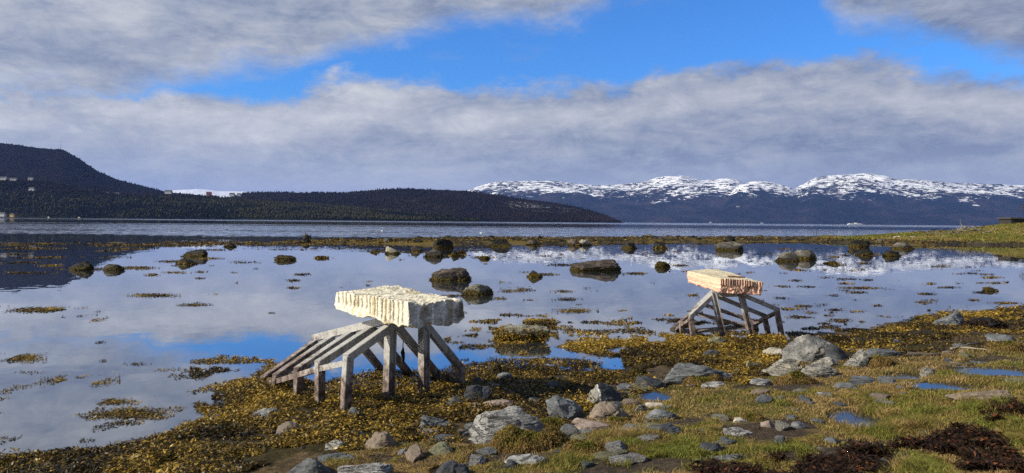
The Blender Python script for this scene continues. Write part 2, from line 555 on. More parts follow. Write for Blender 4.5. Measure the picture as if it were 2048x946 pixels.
def ground(x, y):
    """bilinear height of the shore mesh"""
    x, y = np.asarray(x, float), np.asarray(y, float)
    yy = np.clip(y, 2.2, 149.9)
    fc = np.clip((x / yy - QS[0]) / (QS[1] - QS[0]), 0, QN - 1.001)
    fr = np.clip((np.log(yy) - LS[0]) / (LS[1] - LS[0]), 0, RN - 1.001)
    c, r = fc.astype(int), fr.astype(int)
    u, v = fc - c, fr - r
    return (Z[r, c] * (1 - u) + Z[r, c + 1] * u) * (1 - v) + (Z[r + 1, c] * (1 - u) + Z[r + 1, c + 1] * u) * v


def hit(px, py, water=False):
    """where the sight line meets the ground (or the water, whichever is higher)"""
    r = rays(px, py)
    zg = np.zeros(np.shape(px))
    for it in range(14):
        t = (zg - CAM_H) / np.minimum(r[..., 2], -1e-4)
        p = r * t[..., None]
        g = ground(p[..., 0], p[..., 1])
        if water:
            g = np.maximum(g, 0.0)
        zg = zg + 0.7 * (g - zg)
    p = p + np.array([0, 0, CAM_H])
    p[..., 2] = zg
    return p


# puddles: dished into the turf
PUD = [(1708, 838, 44, 17, 1), (1888, 771, 62, 7, 2), (1985, 741, 62, 8, 3), (1812, 752, 34, 7, 4), (1308, 792, 30, 8, 5), (1960, 722, 30, 3, 6)]
PUDW = []
for px_, py_, hw, hh, sd in PUD:
    p = hit(np.array([px_]), np.array([py_]))[0]
    rx = hw * p[1] / FPX
    ry = hh * p[1] ** 2 / (FPX * (CAM_H - p[2]))
    zp = p[2] - 0.015
    PUDW.append((p[0], p[1], zp, rx, ry, sd))


def pud_e(x, y):
    e = np.full(np.shape(x), 9.0)
    zz = np.zeros(np.shape(x))
    for cx, cy, zp, rx, ry, sd in PUDW:
        nz = 0.32 * fbm2(np.asarray(x), np.asarray(y), 2.2, 3, 40 + sd)
        k = np.sqrt(((x - cx) / rx) ** 2 + ((y - cy) / ry) ** 2) + nz
        b = k < e
        e = np.where(b, k, e)
        zz = np.where(b, zp, zz)
    return e, zz


pe, pz_ = pud_e(Xg, Yg)
mk = sm(1.9, 1.05, pe)
Z = np.where(pe < 2.2, Z * (1 - mk) + mk * (pz_ + 0.05 * np.clip(pe - 1, -1, 0.8)), Z)

# photograph regions used to say what grows where
WEED1 = [(-120, 960), (0, 925), (100, 905), (200, 892), (330, 868), (400, 832), (372, 792), (470, 752), (560, 742), (650, 765), (760, 745), (900, 742), (1000, 722), (1100, 728), (1200, 730), (1290, 742), (1340, 770), (1250, 800), (1190, 822), (1140, 830),
         (1080, 850), (960, 850), (900, 850), (925, 890), (820, 885), (700, 905), (600, 905), (480, 950), (300, 980), (-120, 990)]
WEED2 = [(1240, 705), (1350, 688), (1450, 676), (1580, 676), (1545, 750), (1490, 775), (1400, 760), (1330, 735), (1250, 738)]
WEED3 = [(1560, 700), (1640, 672), (1700, 668), (1780, 652), (1850, 628), (1960, 622), (2048, 612), (2200, 600), (2200, 640), (2048, 652), (1950, 662), (1850, 690), (1720, 706)]
GRASS = [(900, 960), (960, 925), (1000, 895), (1130, 865), (1220, 790), (1300, 770), (1390, 762), (1500, 755), (1640, 728), (1720, 712), (1830, 715), (1930, 690), (2048, 668), (2300, 640), (2500, 1200), (900, 1200)]
KELP1 = [(1380, 946), (1450, 926), (1560, 922), (1600, 930), (1680, 905), (1740, 906), (1800, 920), (1812, 946), (1810, 980), (1380, 980)]
KELP2 = [(1788, 892), (1850, 890), (1880, 868), (1915, 860), (1960, 868), (2000, 880), (2030, 915), (2048, 946), (2048, 980), (1960, 980), (1900, 930), (1850, 910)]
KELP3 = [(1900, 850), (1950, 838), (1985, 810), (2030, 806), (2048, 830), (2000, 848), (1940, 858)]
DIRT = [(1440, 868), (1450, 845), (1530, 835), (1620, 845), (1650, 868), (1600, 880), (1520, 885)]
DIRT2 = [(920, 880), (1000, 905), (960, 930), (860, 940), (690, 925), (760, 905), (840, 890)]

PX, PY = project(Xg, Yg, Z)
jx = 26 * fbm2(Xg, Yg, 1.4, 3, 51)
jy = 14 * fbm2(Xg, Yg, 1.4, 3, 52)
jpx, jpy = PX + jx, PY + jy
C = np.zeros(Qg.shape + (3,))
C[:] = (0.085, 0.060, 0.030)
near = Yg < 40
seab = Z < -0.02
C[seab] = (0.10, 0.098, 0.085)
for poly in (WEED1, WEED2, WEED3):
    C[near & inpoly(jpx, jpy, poly)] = (0.042, 0.032, 0.010)
gm = near & inpoly(jpx, jpy, GRASS) & (Z > 0.03)
gn = sm(-0.5, 0.5, fbm2(Xg, Yg, 0.8, 4, 61))[..., None]
gc = np.array((0.150, 0.105, 0.044)) * (1 - gn) + np.array((0.105, 0.095, 0.026)) * gn
C[gm] = gc[gm]
mud = near & (fbm2(Xg, Yg, 1.1, 4, 71) > 0.66) & gm
C[mud] = (0.060, 0.046, 0.032)
C[near & (pe < 1.32)] = (0.045, 0.036, 0.024)
for poly in (DIRT, DIRT2):
    C[near & inpoly(jpx, jpy, poly)] = (0.062, 0.044, 0.030)
C[near & inpoly(jpx, jpy, KELP1)] = (0.02, 0.012, 0.008)
farl = (Yg > 45) & (Z > -0.10)
fn = sm(-0.6, 0.6, fbm2(Xg, Yg, 0.25, 4, 81))[..., None]
fc = np.array((0.030, 0.026, 0.018)) * (1 - fn) + np.array((0.120, 0.085, 0.016)) * fn
C[farl] = fc[farl]
bk = (Yg > 45) & (bank > 0.25) & (Z > 0.30 + 0.12 * fbm2(Xg, Yg, 0.4, 3, 83))
bc = np.array((0.20, 0.15, 0.075)) * (1 - fn) + np.array((0.075, 0.135, 0.022)) * fn
bn2 = sm(0.1, 0.5, fbm2(Xg, Yg, 0.12, 3, 85))[..., None]
bc = bc * (1 - 0.4 * bn2) + np.array((0.06, 0.11, 0.018)) * 0.4 * bn2
C[bk] = bc[bk]
C *= (1 + 0.22 * fbm2(Xg, Yg, 5.0, 3, 91))[..., None]

V = np.stack([Xg, Yg, Z], -1)
back = V[0].copy()
back[:, 0] *= 9
back[:, 1] = -25
back[:, 2] = 0.9
V = np.concatenate([back[None], V], 0)
Cc = np.concatenate([C[:1], C], 0)
R1 = RN + 1
idx = np.arange(R1 * QN).reshape(R1, QN)
F = np.stack([idx[:-1, :-1], idx[:-1, 1:], idx[1:, 1:], idx[1:, :-1]], -1).reshape(-1, 4)
mt, k, out = material('shore_soil')
a = k.node('ShaderNodeAttribute', attribute_name='Col').outputs['Color']
pos = k.node('ShaderNodeNewGeometry').outputs['Position']
n1 = k.noise(pos, 14, 8, 0.68)
n2 = k.noise(pos, 70, 4, 0.6)
colr = k.mixc(1.0, a, k.ramp(n1, [(0.3, (0.40, 0.40, 0.40)), (0.5, (1, 1, 1)), (0.72, (1.7, 1.62, 1.45))]), 'MULTIPLY')
colr = k.mixc(1.0, colr, k.ramp(n2, [(0.32, (0.45, 0.45, 0.45)), (0.5, (1, 1, 1)), (0.66, (1.8, 1.75, 1.65))]), 'MULTIPLY')
zs = k.node('ShaderNodeSeparateXYZ')
k.put(zs.inputs[0], pos)
ro = k.sstep(zs.outputs[2], 0.03, 0.2, 0.62, 0.9)
principled(k, out, colr, ro, 0.12, bump(k, k.m('ADD', n1, k.m('MULTIPLY', n2, 0.4)), 0.05))
tag(mesh_obj('ground', V.reshape(-1, 3), F, mt, cols=Cc.reshape(-1, 3)), kind='structure')

# sea bed out to the horizon
mt, k, out = material('sea_bed_silt')
principled(k, out, (0.06, 0.06, 0.05), 0.9)
tag(mesh_obj('seabed', [(-30000, -60, -1.4), (30000, -60, -1.4), (30000, 30000, -1.4), (-30000, 30000, -1.4)], [(0, 1, 2, 3)], mt, smooth=False), kind='structure')

# water: still lagoon, ruffled fjord
mt, k, out = material('water')
pos = k.node('ShaderNodeNewGeometry').outputs['Position']
zs = k.node('ShaderNodeSeparateXYZ')
k.put(zs.inputs[0], pos)
Yw = zs.outputs[1]
fj = k.sstep(Yw, 88, 108, 0.0, 1.0)
def slope(vec, scale, detail, amp):
    o = k.node('ShaderNodeTexNoise')
    k.put(o.inputs['Vector'], vec)
    o.inputs['Scale'].default_value = scale
    o.inputs['Detail'].default_value = detail
    s_ = k.node('ShaderNodeVectorMath', operation='SUBTRACT')
    k.put(s_.inputs[0], o.outputs['Color'])
    s_.inputs[1].default_value = (0.5, 0.5, 0.5)
    m_ = k.node('ShaderNodeVectorMath', operation='SCALE')
    k.put(m_.inputs[0], s_.outputs[0])
    k.put(m_.inputs['Scale'], amp)
    return m_.outputs[0]


def vadd(a, c_):
    o = k.node('ShaderNodeVectorMath', operation='ADD')
    k.put(o.inputs[0], a)
    k.put(o.inputs[1], c_)
    return o.outputs[0]


calm2 = k.noise(k.mapping(pos, (0.10, 0.35, 1)), 1.0, 3, 0.5)
band = k.noise(k.mapping(pos, (0.0007, 0.0075, 1)), 1.0, 5, 0.62, 0.3)
bandn = k.noise(k.mapping(pos, (0.007, 0.06, 1)), 1.0, 5, 0.65, 0.3)
Yn = k.m('MULTIPLY', Yw, k.m('ADD', k.m('MULTIPLY', k.m('SUBTRACT', band, 0.5), 2.6), k.m('ADD', k.m('MULTIPLY', k.m('SUBTRACT', bandn, 0.5), 0.9), 1.0)))
ruf = k.m('MAXIMUM', k.sstep(Yn, 330, 210), k.sstep(Yn, 640, 900))
ruf = k.m('MAXIMUM', ruf, k.sstep(bandn, 0.58, 0.68, 0.0, 0.6))
ruf = k.m('MULTIPLY', ruf, k.sstep(bandn, 0.30, 0.50, 0.35, 1.0))
lag = slope(pos, 2.6, 3, k.sstep(calm2, 0.35, 0.7, 0.004, 0.020))
fjs = slope(k.mapping(pos, (0.6, 1.0, 1)), 1.3, 4, k.m('MULTIPLY', fj, k.mixf(ruf, 0.05, 0.60)))
flat = k.node('ShaderNodeVectorMath', operation='MULTIPLY')
k.put(flat.inputs[0], vadd(lag, fjs))
flat.inputs[1].default_value = (0.6, 1.0, 0.0)
nv = k.node('ShaderNodeVectorMath', operation='NORMALIZE')
k.put(nv.inputs[0], vadd(flat.outputs[0], (0.0, 0.0, 1.0)))
nrm = nv.outputs[0]
inc = k.node('ShaderNodeSeparateXYZ')
k.put(inc.inputs[0], k.node('ShaderNodeNewGeometry').outputs['Incoming'])
graz = k.m('SUBTRACT', 1.0, k.m('ABSOLUTE', inc.outputs[2]), clamp=True)
refl = k.m('ADD', 0.06, k.m('MULTIPLY', 0.91, k.m('POWER', graz, 2.5)))       # mirror-calm water: strong towards grazing
gl = k.node('ShaderNodeBsdfGlossy')
gl.inputs['Color'].default_value = (0.97, 0.98, 1.0, 1)
k.put(gl.inputs['Roughness'], k.m('MULTIPLY', fj, k.mixf(ruf, 0.02, 0.10)))
k.put(gl.inputs['Normal'], nrm)
tr = k.node('ShaderNodeBsdfTransparent')
tr.inputs[0].default_value = (0.55, 0.60, 0.58, 1)
df_ = k.node('ShaderNodeBsdfDiffuse')
df_.inputs[0].default_value = (0.045, 0.058, 0.070, 1)
body = k.node('ShaderNodeMixShader')
body.inputs[0].default_value = 0.45
k.put(body.inputs[1], tr.outputs[0])
k.put(body.inputs[2], df_.outputs[0])
mx = k.node('ShaderNodeMixShader')
k.put(mx.inputs[0], refl)
k.put(mx.inputs[1], body.outputs[0])
k.put(mx.inputs[2], gl.outputs[0])
k.put(out.inputs['Surface'], mx.outputs[0])
WATER = mt
tag(mesh_obj('water', [(-30000, -60, 0), (30000, -60, 0), (30000, 30000, 0), (-30000, 30000, 0)], [(0, 1, 2, 3)], mt, smooth=False), kind='structure')

mt, k, out = material('puddle_water')
pos = k.node('ShaderNodeNewGeometry').outputs['Position']
nrm = bump(k, k.noise(pos, 5, 2, 0.5), 0.0015)
fr = k.node('ShaderNodeFresnel')
fr.inputs['IOR'].default_value = 1.6
gl = k.node('ShaderNodeBsdfGlossy')
gl.inputs['Roughness'].default_value = 0.0
k.put(gl.inputs['Normal'], nrm)
df_ = k.node('ShaderNodeBsdfDiffuse')
df_.inputs[0].default_value = (0.03, 0.03, 0.028, 1)
mx = k.node('ShaderNodeMixShader')
k.put(mx.inputs[0], fr.outputs[0])
k.put(mx.inputs[1], df_.outputs[0])
k.put(mx.inputs[2], gl.outputs[0])
k.put(out.inputs['Surface'], mx.outputs[0])
for cx, cy, zp, rx, ry, sd in PUDW:
    a = np.linspace(0, 2 * math.pi, 40, endpoint=False)
    v = np.stack([1.38 * rx * np.cos(a), 1.38 * ry * np.sin(a), 0 * a], 1)
    tag(mesh_obj('puddle_water', v, [tuple(range(40))], mt, loc=(cx, cy, zp), smooth=False), kind='structure')

# ------------------------------------------------------------------ hills and mountains
TREES = []      # sample points for the far-off wood


def ridge(name, prof, d_base, d_crest, seed, mat, rough=0.10, cols=260, rows=46, base_row=None, power=0.85, z0=-8.0, forest=0):
    prof = np.array(prof, float)
    px = np.linspace(prof[0, 0], prof[-1, 0], cols)
    top = np.interp(px, prof[:, 0], prof[:, 1])
    crest = depth_pt(px, top, np.full(cols, float(d_crest)))
    zc = np.maximum(crest[:, 2], 0.5)
    q = crest[:, 0] / crest[:, 1]
    db = np.interp(px, [p[0] for p in d_base], [p[1] for p in d_base]) if isinstance(d_base, list) else np.full(cols, float(d_base))
    s = np.concatenate([np.linspace(0, 1, rows), [1.15, 1.4, 1.8]])
    S, Qc = np.meshgrid(s, np.arange(cols), indexing='ij')
    Y = db[None] + (d_crest - db[None]) * S
    X = q[None] * Y
    zz = zc[None] * np.where(S <= 1, np.clip(S, 0, 1) ** power, 1 - (S - 1) * 0.9)
    sc = 1.0 / (0.35 * (d_crest - db.mean()))
    nz = fbm2(X, Y, sc, 6, seed, 0.55)
    env = np.sin(np.clip(S, 0, 1) * math.pi) ** 0.7
    zz = zz + rough * zc[None] * nz * env + 0.012 * zc[None] * fbm2(X, Y, sc * 9, 3, seed + 5) * (S <= 1)
    zz = np.where(S == 0, z0, zz)
    if forest:
        rg = np.random.default_rng(seed)
        a = rg.uniform(0, rows - 1.01, forest)
        b = rg.uniform(0, cols - 1.01, forest)
        ai, bi = a.astype(int), b.astype(int)
        u, v = (a - ai)[:, None], (b - bi)[:, None]
        G = np.stack([X, Y, zz], -1)
        pts = (G[ai, bi] * (1 - u) + G[ai + 1, bi] * u) * (1 - v) + (G[ai, bi + 1] * (1 - u) + G[ai + 1, bi + 1] * u) * v
        TREES.append(pts[pts[:, 2] > 3])
    n = len(s)
    ii = np.arange(n * cols).reshape(n, cols)
    fa = np.stack([ii[:-1, :-1], ii[:-1, 1:], ii[1:, 1:], ii[1:, :-1]], -1).reshape(-1, 4)
    o = mesh_obj(name, np.stack([X, Y, zz], -1).reshape(-1, 3), fa, mat)
    return tag(o, kind='structure')


mt, k, out = material('birch_and_spruce_slope')  # slope colours kept very dark to stand in for cloud shadow
pos = k.node('ShaderNodeNewGeometry').outputs['Position']
n1 = k.noise(pos, 0.0035, 6, 0.6, 0.5)
n2 = k.noise(pos, 0.045, 5, 0.7)
zs = k.node('ShaderNodeSeparateXYZ')
k.put(zs.inputs[0], pos)
c_hi = k.ramp(n1, [(0.36, (0.0035, 0.0045, 0.005)), (0.5, (0.009, 0.007, 0.009)), (0.66, (0.014, 0.010, 0.012))])
c_lo = k.ramp(n1, [(0.34, (0.004, 0.006, 0.004)), (0.5, (0.009, 0.011, 0.007)), (0.66, (0.022, 0.022, 0.012))])
c = k.mixc(k.sstep(k.m('ADD', zs.outputs[2], k.m('MULTIPLY', n1, 60)), 90, 140), c_lo, c_hi)
c = k.mixc(1.0, c, k.ramp(n2, [(0.3, (0.35, 0.35, 0.35)), (0.7, (1.6, 1.6, 1.6))]), 'MULTIPLY')
principled(k, out, c, 0.95, 0.0, bump(k, n2, 14.0))
HILL = mt

mt, k, out = material('wooded_slope_with_cliffs')  # base colours darkened here too, as if under cloud
pos = k.node('ShaderNodeNewGeometry').outputs['Position']
n1 = k.noise(pos, 0.0035, 6, 0.6, 0.5)
n2 = k.noise(pos, 0.045, 5, 0.7)
zs = k.node('ShaderNodeSeparateXYZ')
k.put(zs.inputs[0], pos)
c = k.ramp(n1, [(0.34, (0.0045, 0.006, 0.005)), (0.5, (0.011, 0.009, 0.010)), (0.66, (0.020, 0.017, 0.014))])
c = k.mixc(1.0, c, k.ramp(n2, [(0.3, (0.35, 0.35, 0.35)), (0.7, (1.6, 1.6, 1.6))]), 'MULTIPLY')
cl1 = k.noise(k.mapping(pos, (0.010, 0.010, 0.022)), 1.0, 5, 0.65)
xm = k.m('MULTIPLY', k.sstep(zs.outputs[0], -150, 60), k.sstep(zs.outputs[0], 560, 430))
# the bare rock follows the upper slope of the headland as it drops to the right
lvl = k.m('ADD', zs.outputs[2], k.m('MULTIPLY', zs.outputs[0], 0.11))
hm = k.m('MULTIPLY', k.sstep(lvl, 48, 62), k.sstep(lvl, 96, 84))
cf = k.m('MULTIPLY', k.m('MULTIPLY', xm, hm), k.sstep(cl1, 0.50, 0.58))
c = k.mixc(k.m('MULTIPLY', cf, 0.8), c, (0.20, 0.20, 0.20))
principled(k, out, c, 0.95, 0.0, bump(k, n2, 14.0))
HEADLAND = mt


def snow_mat(name, line, soft, amount, seed):
    mt, k, out = material(name)
    pos = k.node('ShaderNodeNewGeometry').outputs['Position']
    zs = k.node('ShaderNodeSeparateXYZ')
    k.put(zs.inputs[0], pos)
    big = k.noise(k.mapping(pos, (1, 1, 1), loc=(seed * 900, 0, 0)), 0.0011, 6, 0.6)
    fine = k.noise(k.mapping(pos, (0.008, 0.0045, 0.034), loc=(seed, 0, 0)), 1.0, 8, 0.72, 0.6)
    hgt = k.sstep(k.m('ADD', zs.outputs[2], k.m('MULTIPLY', k.m('SUBTRACT', big, 0.5), 480)), line - soft, line + soft)
    th = k.mixf(hgt, 0.86, 0.50 - amount)
    sn = k.sstep(k.m('SUBTRACT', k.m('ADD', fine, k.m('MULTIPLY', k.m('SUBTRACT', big, 0.5), 0.25)), th), -0.02, 0.05)
    wd = k.ramp(k.noise(pos, 0.0022, 6, 0.6), [(0.38, (0.002, 0.006, 0.008)), (0.5, (0.011, 0.011, 0.012)), (0.64, (0.032, 0.024, 0.027))])
    principled(k, out, k.mixc(sn, wd, (0.80, 0.81, 0.83)), 0.9, 0.0, bump(k, fine, 25.0))
    return mt


SN1 = snow_mat('patchy_snow_on_fell', 385, 290, 0.03, 1)
SN2 = snow_mat('patchy_snow_on_high_fell', 395, 300, 0.035, 2)
SN3 = snow_mat('unbroken_snow', 120, 60, 0.4, 3)

ridge('mountain_snowfield', [(200, 402), (300, 390), (340, 381), (370, 379), (400, 378), (440, 382), (490, 383), (530, 390), (620, 400)], 21000, 25000, 5, SN3, 0.05, cols=120, rows=20)
ridge('mountain_fell', [(820, 440), (880, 405), (910, 386), (935, 380), (955, 373), (980, 366), (1010, 361), (1035, 363), (1060, 361), (1100, 361), (1130, 364), (1150, 366), (1190, 371), (1230, 369), (1270, 366), (1300, 360),
                        (1315, 356), (1330, 353), (1362, 351), (1385, 355), (1400, 360), (1420, 361), (1435, 358), (1460, 356), (1478, 361), (1500, 375), (1560, 390), (1700, 420)], 10500, 14500, 11, SN1, 0.12, cols=420, rows=70)
ridge('mountain_summit', [(1380, 447), (1430, 425), (1455, 390), (1480, 369), (1500, 363), (1520, 362), (1545, 365), (1565, 370), (1585, 377), (1605, 388), (1640, 405), (1700, 430)], 10200, 12500, 17, SN1, 0.12, cols=160, rows=60)
ridge('mountain_plateau', [(1500, 447), (1540, 415), (1575, 388), (1600, 371), (1618, 362), (1632, 355), (1660, 351), (1700, 349), (1730, 347.5), (1755, 349), (1775, 352), (1790, 358), (1830, 360), (1866, 362), (1900, 365), (1950, 367), (2000, 369), (2048, 371), (2120, 375), (2300, 392), (2500, 420)],
      10000, 13500, 23, SN2, 0.12, cols=420, rows=70)
ridge('hill_headland', [(380, 425), (430, 402), (465, 392), (490, 386), (520, 385), (560, 384), (600, 386), (640, 386), (690, 386), (720, 383), (750, 380), (800, 377), (860, 379), (920, 381), (960, 385), (1000, 391), (1050, 399), (1100, 405), (1150, 413),
                         (1190, 424), (1215, 433), (1240, 443.5), (1250, 446)], 2500, 3300, 29, HEADLAND, 0.10, cols=420, rows=50, forest=9000)
ridge('hill_summit', [(-500, 300), (-200, 290), (0, 287), (40, 289), (75, 297), (115, 298), (128, 300), (160, 318), (200, 345), (230, 358), (280, 370), (330, 383), (400, 391), (480, 402), (560, 425)], 2450, 3500, 37, HILL, 0.08, cols=360, rows=60, power=1.05, forest=8000)
ridge('hill_bench', [(-500, 352), (-100, 356), (0, 360), (60, 362), (110, 366), (160, 376), (220, 386), (300, 391), (380, 392), (430, 393), (470, 398), (520, 402), (640, 410), (760, 420), (900, 434), (960, 441)], 1950, 2380, 43, HILL, 0.10, cols=360, rows=44, forest=12000)

# the far-off wood: thousands of crowns that read as one mass
rg = np.random.default_rng(7)
TP = np.concatenate(TREES)
nt = len(TP)
kindt = rg.random(nt)
clump = fbm(TP * 0.006, 3, 77)
con = (kindt + 0.9 * clump) > 0.92
hgt = np.where(con, rg.uniform(5, 10.5, nt), rg.uniform(4, 8, nt))
rad = np.where(con, hgt * 0.22, hgt * 0.42)
base = np.array([[math.cos(a), math.sin(a)] for a in np.linspace(0, 2 * math.pi, 6)[:-1]])
VV = np.zeros((nt, 7, 3))
VV[:, :5, :2] = TP[:, None, :2] + base[None] * rad[:, None, None] * rg.uniform(0.7, 1.3, (nt, 5, 1))
VV[:, :5, 2] = (TP[:, 2] + np.where(con, 0.18, 0.5) * hgt)[:, None]
VV[:, 5] = TP + np.stack([0 * hgt, 0 * hgt, hgt], 1)
VV[:, 6] = TP + np.stack([0 * hgt, 0 * hgt, -2 + 0 * hgt], 1)
tri = []
for j in range(5):
    tri += [(j, (j + 1) % 5, 5), ((j + 1) % 5, j, 6)]
tri = np.array(tri)
FF = (np.arange(nt)[:, None, None] * 7 + tri[None]).reshape(-1, 3)
cc = np.where(con[:, None], np.array((0.0070, 0.0090, 0.006)), np.array((0.026, 0.018, 0.016)))  # crown colours carry the same painted cloud shade
lowg = (TP[:, 2] < 70) & ~con & (TP[:, 1] < 2450)
cc = np.where(lowg[:, None], np.array((0.042, 0.040, 0.018)), cc)
cc = 0.80 * cc * rg.uniform(0.6, 1.5, (nt, 1))
tag(mesh_obj('forest', VV.reshape(-1, 3), FF, attr_mat('far_tree_crowns', 0.95, 0.0), smooth=False, cols=np.repeat(cc, 7, 0)), kind='stuff')

# haze in the air over the fjord
mt, k, out = material('fjord_haze')
pv = k.node('ShaderNodeVolumePrincipled')
pv.inputs['Color'].default_value = (0.25, 0.42, 1.0, 1)
pv.inputs['Density'].default_value = 0.000026
pv.inputs['Anisotropy'].default_value = 0.1
k.put(out.inputs['Volume'], pv.outputs[0])
hx, hy0, hy1, hz0, hz1 = 31500, -200, 31500, -10, 1160
hv = [(x, y, z) for z in (hz0, hz1) for y in (hy0, hy1) for x in (-hx, hx)]
tag(mesh_obj('haze', hv, [(0, 2, 3, 1), (4, 5, 7, 6), (0, 1, 5, 4), (2, 6, 7, 3), (0, 4, 6, 2), (1, 3, 7, 5)], mt, smooth=False), kind='stuff')


#SECTION_STRUCT_END
# ------------------------------------------------------------------ rocks
ICO = {}


def ico(sub):
    if sub not in ICO:
        bm = bmesh.new()
        bmesh.ops.create_icosphere(bm, subdivisions=sub, radius=1.0)
        bm.verts.ensure_lookup_table()
        ICO[sub] = (np.array([v.co[:] for v in bm.verts]), np.array([[v.index for v in f.verts] for f in bm.faces]))
        bm.free()
    v, f = ICO[sub]
    return v.copy(), f


def rock_shape(seed, style, sub):
    rg = np.random.default_rng(seed)
    v, f = ico(sub)
    npl, lo, hi, pw, ns = {'round': (9, 0.76, 0.95, 0.90, 0.13), 'ang': (22, 0.50, 0.84, 0.85, 0.10), 'slab': (12, 0.58, 0.9, 0.74, 0.12), 'block': (10, 0.6, 0.85, 0.68, 0.11)}[style]
    v = np.sign(v) * np.abs(v) ** pw
    v *= (1 + 0.16 * fbm(v * 0.9 + seed * 3.1, 2, seed))[:, None]
    for _ in range(npl):
        n = rg.normal(size=3)
        n[2] = n[2] * 0.8 + 0.15
        n /= np.linalg.norm(n)
        c = rg.uniform(lo, hi)
        o = np.maximum(v @ n - c, 0)
        v -= n[None] * (o * 0.93)[:, None]
    v *= (1 + ns * 0.6 * fbm(v * 2.2 + seed, 3, seed + 1))[:, None]
    rd = 1 - np.abs(vnoise(v * np.array([2.2, 2.2, 6.0]) + seed * 1.7, seed + 3))
    v *= (1 - ns * 0.45 * np.clip(rd - 0.72, 0, 1) / 0.28 + ns * 0.28 * fbm(v * 8.0, 3, seed + 2))[:, None]
    if style != 'round':
        n = rg.normal(size=3) * np.array([0.5, 0.5, 1.0])
        n /= np.linalg.norm(n)
        s = (v @ n) * rg.uniform(3.5, 6.0) + 0.5 * fbm(v * 1.8 + seed, 2, seed + 6)
        v *= (1 - 0.055 * (s - np.floor(s)) ** 2)[:, None]
        n2 = rg.normal(size=3)
        n2 /= np.linalg.norm(n2)
        s2 = v @ n2 + 0.12 * fbm(v * 2.5, 2, seed + 7)
        v *= (1 - 0.07 * np.exp(-((s2 - rg.uniform(-.4, .4)) / 0.035) ** 2))[:, None]
    v[:, 0] -= (v[:, 0].max() + v[:, 0].min()) / 2
    v[:, 1] -= (v[:, 1].max() + v[:, 1].min()) / 2
    v[:, 0] /= v[:, 0].max()
    v[:, 1] /= v[:, 1].max()
    v[:, 2] /= v[:, 2].max()
    return v, f


def rock(name, label, box, mat, style='ang', seed=None, peak=0.0, tilt=0.0, dr=0.75, water=False, group=None, cat='rock', sub=None, bury=0.45, yaw=0.0):
    x0, x1, yt, yb = box
    xc = (x0 + x1) / 2
    p = hit(np.array([xc]), np.array([float(yb)]), water)[0]
    if water:
        p = plane_pt(np.array([xc]), np.array([float(yb)]), 0.0)[0]
    d = p[1]
    w_ = (x1 - x0) * d / FPX
    drop = CAM_H - p[2]
    for _ in range(8):
        dp = dr * w_
        H = drop - (d + 0.5 * dp) / FPX * (FPX * drop / d - (yb - yt))
        if H > 0.14 * w_:
            break
        dr *= 0.8
    H = max(H, 0.06 * w_)
    seed = seed if seed is not None else int(x0 * 7 + yb * 13)
    if sub is None:
        sub = 5 if (x1 - x0) > 55 else (4 if (x1 - x0) > 18 else 3)
    v, f = rock_shape(seed, style, sub)
    if yaw:
        c, s = math.cos(yaw), math.sin(yaw)
        v[:, :2] = v[:, :2] @ np.array([[c, s], [-s, c]])
        v[:, 0] /= np.abs(v[:, 0]).max()
    up = np.maximum(v[:, 2], 0)
    v[:, 2] = np.where(v[:, 2] > 0, v[:, 2] * H, v[:, 2] * max(bury * H, 0.06))
    v[:, 2] += tilt * v[:, 0] * H * up
    v[:, 0] += peak * up * (1 - np.abs(v[:, 0])) * 0.8
    v[:, 0] *= w_ / 2
    v[:, 1] *= dp / 2
    loc = (p[0], p[1] + dp * 0.40, p[2] - 0.04 * H)
    o = mesh_obj(name, v, f, M[mat], loc=loc)
    o.data.set_sharp_from_angle(angle=math.radians(32))
    return tag(o, label, cat, group)


